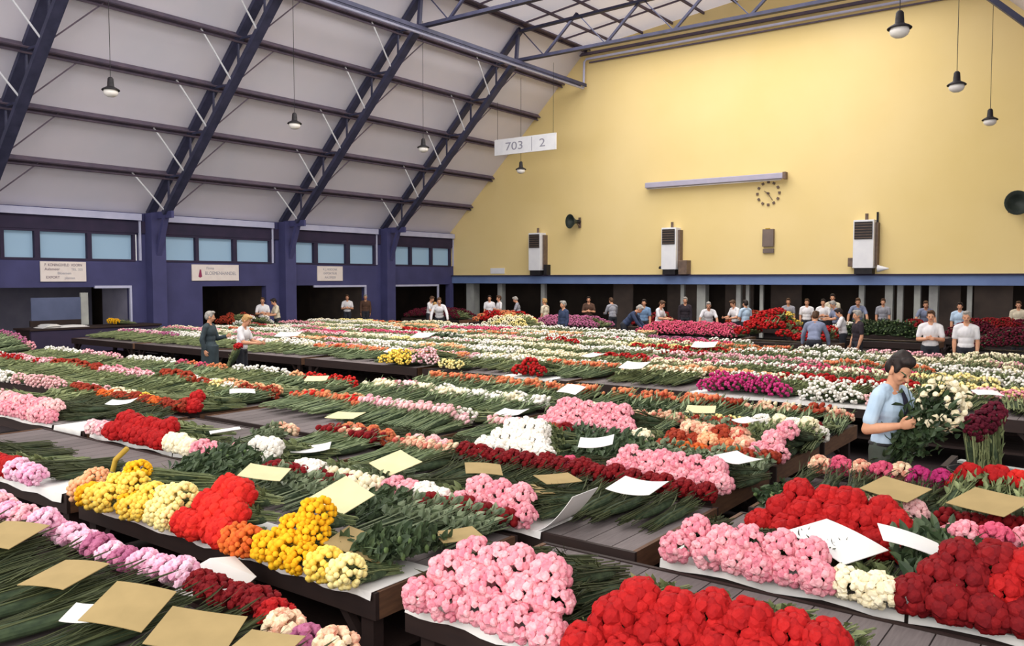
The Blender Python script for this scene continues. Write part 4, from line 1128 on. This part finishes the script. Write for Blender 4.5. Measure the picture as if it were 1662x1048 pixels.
# curled paper at the end of the pink pile on the centre cart
mb = MB(); vs = []; n = 10
for i in range(n+1):
    a = i/n
    for j in range(2): vs.append((-3.36 + .16*a + .1*a*a, 4.74 + .34*j + .1*a, TOPZ+.016 + .26*a**2.2))
mb.add(vs, [(2*i, 2*i+2, 2*i+3, 2*i+1) for i in range(n)])
o = mb.build('curled_paper', M['paperwhite']); sd = o.modifiers.new('th', 'SOLIDIFY'); sd.thickness = .004
tag(o, 'white paper curling up at the end of the pink pile on centre cart', 'paper', 'white lining papers along cart edges')
def person(pose, sleeve, coat, loc, face, shirt, hair, label, sc=1.0, trousers='trousers', meshes=None):
    key = (pose, sleeve, coat)
    if meshes is None:
        if key not in CACHE: CACHE[key] = person_meshes(POSES[pose], .012, sleeve, coat)
        meshes = CACHE[key]
    o = add_obj('person', meshes['body'], None, loc, (0, 0, R(face))); o.scale = (sc, sc, sc)
    tag(o, label, 'person')
    for nm, m in (('coat' if coat else 'shirt', CL[shirt]), ('trousers', CL[trousers]), ('hair', HAIRM[hair]), ('shoes', SHOE)):
        c = add_obj(nm, meshes['shirt' if nm == 'coat' else nm], o); set_mat(c, m)
    return o
def look(x, y, tx=0.0, ty=0.0):
    """heading that faces the point (tx, ty)"""
    return math.degrees(math.atan2(-(tx-x), ty-y))

# the man at right, arms round a large bunch
HX, HY = -1.76, 7.9
hero = person('hero', 'short', False, (HX, HY, 0), -108, 'light blue shirt', 'dark', 'young man in light blue shirt and dark tie holding a bunch of white flowers', 1.05, 'trousers2', HM_)
U_, LM_ = HM_['U'], HM_['LM']
# tie, lying on the chest
mb = MB(); vs = []
prof = [(1.462,.022,.073), (1.44,.018,.092), (1.40,.024,.113), (1.32,.032,.138), (1.22,.037,.137), (1.13,.036,.131), (1.10,.004,.131)]
for z, w_, y in prof:
    for sx in (-1, 1):
        for dy in (0, .012): vs.append(U_((sx*w_, y+dy, z)))
fs = []
for k in range(len(prof)-1):
    a = 4*k; fs += [(a+1, a+3, a+7, a+5), (a, a+4, a+6, a+2), (a, a+1, a+5, a+4), (a+2, a+6, a+7, a+3)]
mb.add(vs, fs); tie = mb.build('tie', TIE, hero, smooth=True)
# belt
mb = MB(); mb.tube([(.16*math.cos(t), .118*math.sin(t), 1.0) for t in [2*PI*i/24 for i in range(25)]], .018, 6, cap=False); mb.build('belt', M['wheel'], hero)
# the bunch he holds: white heads to his left, foliage over his forearms
FWD = Vector((-math.sin(R(-108)), math.cos(R(-108)), 0)); LEFT = Vector((-FWD.y, FWD.x, 0))
hb = empty('held_bunch', (HX, HY, 0)); tag(hb, 'big bunch of white chrysanthemums with dark foliage held by the man', 'flowers')
r_ = random.Random(4); ax = (FWD*.58 + Vector((.05, .35, 0))*.3 + Vector((0,0,.72))).normalized()
base = FWD*.24 + Vector((0,0,1.13)) + LEFT*-.05
bl = MB(); fo = MB()
tipc = base + ax*.40
for k in range(95):
    a = Vector((r_.gauss(0,1), r_.gauss(0,1), r_.gauss(0,1))).normalized()
    p = tipc + Vector((a.x*.17, a.y*.15, a.z*.21)) + ax*r_.uniform(-.05,.06)
    bloom(bl, p, a, r_.uniform(.024,.034), 'mum', 2, r_)
for k in range(34):
    q = base + Vector((r_.gauss(0,.03), r_.gauss(0,.03), r_.gauss(0,.04)))
    e = tipc + Vector((r_.gauss(0,.09), r_.gauss(0,.1), r_.gauss(0,.11)))
    fo.tube([q - ax*.25, q + ax*.1, e], .004, 4, cap=False)
    for j in range(22):
        p = q.lerp(e, r_.uniform(-.45, .95)) + Vector((r_.gauss(0,.045), r_.gauss(0,.045), r_.gauss(0,.06)))
        leaf(fo, p, ax + Vector((r_.gauss(0,.8), r_.gauss(0,.8), r_.gauss(0,.8))), r_.uniform(.06,.11), .045, r_)
bl.build('blooms', M['f_cream'], hb); fo.build('foliage', M['leafdeep'], hb)
# maroon bunch and post behind him
for i in range(3):
    near_bunch('aster', 'maroon', (-1.27+.06*i, 8.68+.04*i, 1.12+.06*i), R(60+25*i), R(82), 0, (1.1,1.1,1.2), 'maroon aster bunch standing in the bucket right of the man', 'maroon aster bunches in the bucket')
t = empty('flower_bucket', (-1.2, 8.7, 0)); tag(t, 'tall dark bucket with maroon flowers right of the man', 'bucket')
MB().lathe([(.13,0),(.15,.02),(.2,.72),(.21,.74),(.19,.74),(.17,.6)], 20).build('bucket', M['dark'], t, smooth=True)
MB().tube([(.2,0,.66),(.23,0,.5),(.2,0,.4)], .012, 6).build('handle', M['motor'], t)

PEOPLE = [
 ('side','long',True, -16.85,11.1, 'dark grey coat','grey','man in long dark grey coat standing in the aisle, seen from his side', -60, 1.0),
 ('reach','short',False,-15.75,11.15,'white shirt','fair','person in white shirt holding red flowers beside the dark-coated man', -60, .98),
 ('fold','short',False,-27.4,20.4,'white shirt','brown','man in white shirt left of two under the second sign', None, 1.0),
 ('reach','short',False,-26.3,20.25,'cream shirt','dark','man in cream shirt right of two under the second sign', 160, 1.0),
 ('lean','long',False,-21.6,24.2,'white shirt','brown','man in white shirt leaning both arms on the flower carts', None, 1.04),
 ('fold','short',False,-29.1,26.3,'white shirt','brown','man in bright white shirt standing in the third doorway', None, 1.0),
 ('stand','long',False,-28.75,27.1,'brown jacket','grey','man in brown jacket beside the white-shirted man in the doorway', None, 1.0),
 ('bend','short',False,-22.6,25.4,'cream shirt','fair','stooping figure in cream shirt near the fourth opening', 70, .98),
 ('reach','short',False,-24.6,26.9,'white shirt','brown','man in white shirt by the dark red cart near the wall corner', -70, 1.0),
 ('stand','short',False,-22.85,28.9,'white shirt','dark','left of two men in white shirts behind the red-topped cart', None, 1.0),
 ('fold','short',False,-22.4,29.0,'white shirt','brown','right of two men in white shirts behind the red-topped cart', 150, 1.0),
 ('reach','short',False,-20.9,28.4,'grey shirt','grey','man in grey shirt behind the red-topped cart', 120, 1.0),
 ('stand','short',False,-18.6,27.0,'cream shirt','fair','person in cream shirt carrying pale parcels below the left heater', 90, .98),
 ('stand','long',False,-15.3,23.3,'dark blue jacket','grey','man in dark blue jacket with grey hair standing between flower carts', 160, 1.0),
 ('fold','short',False,-18.2,29.6,'brown jacket','dark','man in brown jacket in the shade behind the mauve cart', None, 1.0),
 ('reach','long',False,-16.6,28.8,'grey shirt','brown','man in grey shirt between two dark pillars', 60, 1.0),
 ('bend','long',False,-13.4,24.0,'dark blue jacket','grey','stooping man in dark blue jacket beside the long rose cart', -75, 1.05),
 ('reach','short',False,-13.3,26.2,'white shirt','brown','man in white shirt next to the stooping dark blue man', -90, 1.0),
 ('stand','short',False,-14.2,26.85,'pale blue overall','dark','man in pale blue overall behind the stooping man', None, 1.0),
 ('stand','long',False,-13.9,29.6,'dark jacket','grey','man in dark jacket and white collar by the pale pillar', None, 1.02),
 ('lean','short',False,-11.9,27.2,'white shirt','grey','white-shirted man at the left end behind the rose cart', None, 1.0),
 ('reach','short',False,-11.4,28.4,'white shirt','brown','man in white shirt behind the rose cart, second from left', 150, 1.0),
 ('fold','short',False,-10.9,28.0,'light blue shirt','dark','man in light blue shirt behind the rose cart', 60, 1.0),
 ('stand','short',False,-10.6,31.5,'grey shirt','brown','man in grey shirt left of the row of men behind the red mound', None, 1.0),
 ('stand','short',False,-9.75,31.0,'white shirt','brown','left of two men in white shirts behind the red mound', None, 1.0),
 ('fold','short',False,-9.2,31.1,'white shirt','dark','right of two men in white shirts behind the red mound', None, 1.0),
 ('stand','short',False,-9.1,31.9,'cream shirt','dark','tall man at the back looking over the men in white', None, 1.1),
 ('lean','short',False,-8.1,31.5,'blue-grey shirt','brown','man in blue-grey shirt bending over, right of the red mound', None, 1.06),
 ('reach','short',False,-8.3,29.6,'blue-grey shirt','grey','man in blue-grey shirt close to the red mound', 130, 1.0),
 ('stand','short',False,-7.6,33.0,'grey shirt','brown','man in grey shirt alone below the clock', None, 1.0),
 ('lean','long',False,-6.3,20.6,'blue-grey shirt','brown','man in blue-grey shirt seen from behind beside red mound', 10, 1.0),
 ('reach','short',False,-6.7,24.6,'white shirt','dark','man in white shirt bending behind the back-turned man', 100, .95),
 ('stand','short',False,-5.5,21.4,'dark jacket','grey','man with grey hair and dark waistcoat at right of red mound', 130, .98),
 ('lean','short',False,-5.9,31.6,'blue-grey shirt','brown','man in blue-grey shirt leaning on a cart before pale pillars', None, 1.02),
 ('stand','short',False,-4.5,29.3,'light blue shirt','dark','man in light blue shirt by the maroon cart at right', None, 1.0),
 ('stand','short',False,-3.2,32.0,'cream shirt','brown','man in cream shirt alone at the right picture edge', None, 1.0),
 ('fold','short',False,-3.7,20.4,'white shirt','brown','left of two men in white behind the far flowers at right', None, 1.02),
 ('stand','short',False,-3.0,20.4,'white shirt','grey','right of two men in white behind the far flowers, facing us', None, 1.02),
]
for pose, slv, ct, x, y, shc, hc, lab, face, sc in PEOPLE:
    person(pose, slv, ct, (x, y, 0), look(x, y) if face is None else face, shc, hc, lab, sc)
for i in range(2):
    far_bunch('dahlia', 'red', (-15.42+.08*i, 10.92-.05*i, 1.0), R(-60), R(60), (.8,.8,.8), 'red dahlia bunch in the hands of the person in white', 'red bunches held by the person in white')

# ------------------------------------------------------------------ carts and goods in the back of the hall
def deck(x, y, w_, zt, label, lots_, d=1.3):
    """a loaded cart further back; lots_: (x0, x1, kind, colours, layers, hump, place)"""
    cart(x-w_/2, x+w_/2, y-d/2, y+d/2, label)
    o = col.objects[-1] if False else None
    for x0, x1, kd, cs, ly, hump, pl in lots_:
        lot(x+x0, x+x1, y-d/2+.12, -1, kd, cs, pl+', front side', ly, 'f', hump=hump, dens=.78)
        lot(x+x0, x+x1, y+d/2-.12, 1, kd, cs, pl+', far side', ly, 'f', hump=hump, dens=.78)
deck(-25.0, 28, 3.4, 0, 'cart of maroon flowers near the wall corner', [(-1.65,1.65,'aster',['maroon'],3,.1,'on the cart near the wall corner')])
deck(-20.6, 27, 2.6, 0, 'cart of red flowers left of the cream-shirted person', [(-1.2,1.2,'dahlia',['red','orange-red'],3,.08,'on the cart below the white notice')])
deck(-16.7, 26, 3.0, 0, 'cart of mauve flowers under the left heater', [(-1.4,1.4,'aster',['mauve'],3,.05,'on the cart right of the dark blue man')])
deck(-14.3, 27.9, 1.6, 0, 'small cart of dark red flowers left of the stooping man', [(-.7,.7,'dahlia',['dark red'],4,.1,'on the small cart left of the stooping man')])
deck(-11.2, 24.4, 3.6, 0, 'long cart of rose flowers behind the far block', [(-1.7,1.7,'aster',['rose pink'],3,.04,'on the long cart behind the far block')])
deck(-11.0, 30, 2.6, 0, 'cart with red and yellow-green flowers against the dark hall', [(-1.2,0,'dahlia',['rust'],4,.12,'on the cart before the dark hall'), (.05,1.2,'chrysanthemum',['yellow'],4,.1,'on the cart before the dark hall')])
deck(-7.9, 23.4, 2.8, 0, 'cart of the red mound with yellow crates below', [(-1.3,.3,'dahlia',['red'],5,.38,'in the tall red mound'), (.35,1.3,'dahlia',['red'],3,.1,'at the right of the tall red mound')])
deck(-5.9, 25.6, 3.0, 0, 'cart of olive flowers at right behind the far block', [(-1.4,1.4,'greenery',['rust'],4,.15,'on the cart behind the man with waistcoat')])
deck(-6.6, 28.6, 3.4, 0, 'cart of white flowers before the pale pillars', [(-1.6,.2,'chrysanthemum',['white'],2,.05,'on the cart before the pale pillars'), (.3,1.6,'dahlia',['dark red'],3,.1,'on the cart before the pale pillars')])
deck(-3.3, 28.0, 3.0, 0, 'cart of maroon flowers right of the pale pillars', [(-1.4,1.4,'aster',['maroon','dark red'],4,.15,'on the cart right of the pale pillars')])
deck(-1.9, 23.6, 3.2, 0, 'dark cart of maroon flowers at right picture edge', [(-1.5,1.4,'rose',['maroon'],4,.15,'on the cart at the right picture edge')])  # rose kind picked arbitrarily for these maroon flowers
deck(-26.9, 19.2, 2.2, 0, 'small cart of rust flowers under the second sign', [(-1.0,.1,'dahlia',['rust'],3,.1,'on the small cart under the second sign'), (.15,1.0,'chrysanthemum',['white'],3,.02,'on the small cart under the second sign')])
deck(-18.2, 24.4, 2.2, 0, 'cart of pale yellow flowers left of the dark blue man', [(-1.0,1.0,'chrysanthemum',['pale yellow','cream'],3,.06,'on the cart left of the dark blue man')])
for i, x in enumerate((-8.9, -8.5, -7.9, -7.5)):
    t = empty('crate', (x, 23.3, .3)); tag(t, ['leftmost','second','third','rightmost'][i] + ' yellow crate on the shelf below the red mound', 'crate', 'yellow crates below the red mound')
    mb = MB(); mb.box(-.16,.16,-.25,.25,0,.02); mb.box(-.16,.16,-.25,-.23,.02,.24); mb.box(-.16,.16,.23,.25,.02,.24); mb.box(-.16,-.14,-.23,.23,.02,.24); mb.box(.14,.16,-.23,.23,.02,.24)
    mb.build('body', M['crate'], t); MB().box(-.06,.06,-.256,-.25,.15,.19).build('grip_hole', M['dark'], t)
# counter with white papers at the far left
t = empty('packing_counter', (-28.2, 14.2, 0)); tag(t, 'long dark packing counter in front of the leftmost wall opening', 'counter')
MB().box(-.6,.6,-2.3,2.1,.86,.92).build('counter_top', M['cart'], t, bevel=.01)
MB().box(.45,.56,-2.25,2.05,.05,.86).build('front_panel', M['bluedark'], t)
for y in (-2.2, 2.0): MB().box(-.55,.45,y-.04,y+.04,0,.86).build('side_panel', M['cart'], t)
for i, (y, z, w_, lab) in enumerate(((13.1,.92,1.5,'spread white papers at the left end of the packing counter'), (12.7,.98,.5,'small stack of white papers on the packing counter'))):
    mb = MB()
    for k in range(4): mb.box(-.3+.02*k,.28-.02*k,-w_/2+.03*k,w_/2-.05*k,.015*k,.015*k+.013, M=Matrix.Rotation(R(4*k),4,'Z'))
    o = mb.build('paper_stack', M['paperwhite'], None, (-28.1+.05*i, y, z)); tag(o, lab, 'paper', 'papers on the packing counter')
lot(-28.55, -27.9, 14.9, -1, 'freesia', ['golden'], 'on the packing counter by the lilac partition', 1, 'f', z=.92)
t = empty('glass_screen', (-29.0, 13.3, .92)); tag(t, 'dull blue screen standing on the packing counter', 'screen')
MB().box(-.02,.02,-.75,.85,.2,.95).build('panel', M['dullblue'], t); MB().box(-.04,.04,.85,1.1,.0,1.1).build('post', M['post'], t); MB().box(-.03,.03,-.8,.85,.0,.2).build('base_rail', M['cart'], t)
# dark crates and a pale board in the aisle right of the man
t = empty('slatted_crate', (-1.0, 9.4, 0)); tag(t, 'dark slatted crate in the aisle at the right picture edge', 'crate')
for k in range(4): MB().box(-.5,.5,-.34,-.31,.06+.15*k,.17+.15*k).build('slat', M['cart'], t)
for sx in (-1,1): MB().box(sx*.5-.03,sx*.5+.03,-.31,.31,0,.66).build('end_board', M['cart'], t)
MB().box(-.47,.47,-.31,.31,.03,.06).build('bottom', M['cart'], t)
o = MB().box(-.42,.42,-.05,.05,-.012,.012).build('board', M['post'], None, (-1.0, 9.3, .672)); o.rotation_euler = (0, 0, R(-12)); tag(o, 'pale wooden board lying on the dark slatted crate', 'board')
# ------------------------------------------------------------------ light
w = bpy.data.worlds.new('daylight'); scene.world = w; w.use_nodes = True
bg = w.node_tree.nodes['Background']; bg.inputs['Color'].default_value = (1.0, 0.975, 0.95, 1); bg.inputs['Strength'].default_value = 1.1
def area(name, loc, target, size, sy, power, c=(1, .97, .92)):
    l = bpy.data.lights.new(name, 'AREA'); l.shape = 'RECTANGLE'; l.size = size; l.size_y = sy; l.energy = power; l.color = c
    o = bpy.data.objects.new(name, l); col.objects.link(o); o.location = loc
    o.rotation_euler = (Vector(target)-Vector(loc)).to_track_quat('-Z', 'Y').to_euler()
    return o
area('skylight_daylight', (CX, 19, 12.9), (CX, 19, 0), 14, 27, 5400)
area('roof_fill_light', (-8, -7, 4.5), (-16, 20, 7), 30, 7, 2600)  # added unseen fill behind the camera to brighten the roof slope
sun = bpy.data.lights.new('sun', 'SUN'); sun.energy = 0.8; sun.angle = R(25); sun.color = (1, .96, .9)
so = bpy.data.objects.new('sun', sun); col.objects.link(so); so.rotation_euler = Vector((.28, .62, -.62)).to_track_quat('-Z', 'Y').to_euler()
scene.view_settings.view_transform = 'Standard'; scene.view_settings.look = 'None'
scene.view_settings.exposure = -0.3; scene.view_settings.gamma = 1.0
scene.view_settings.use_curve_mapping = False
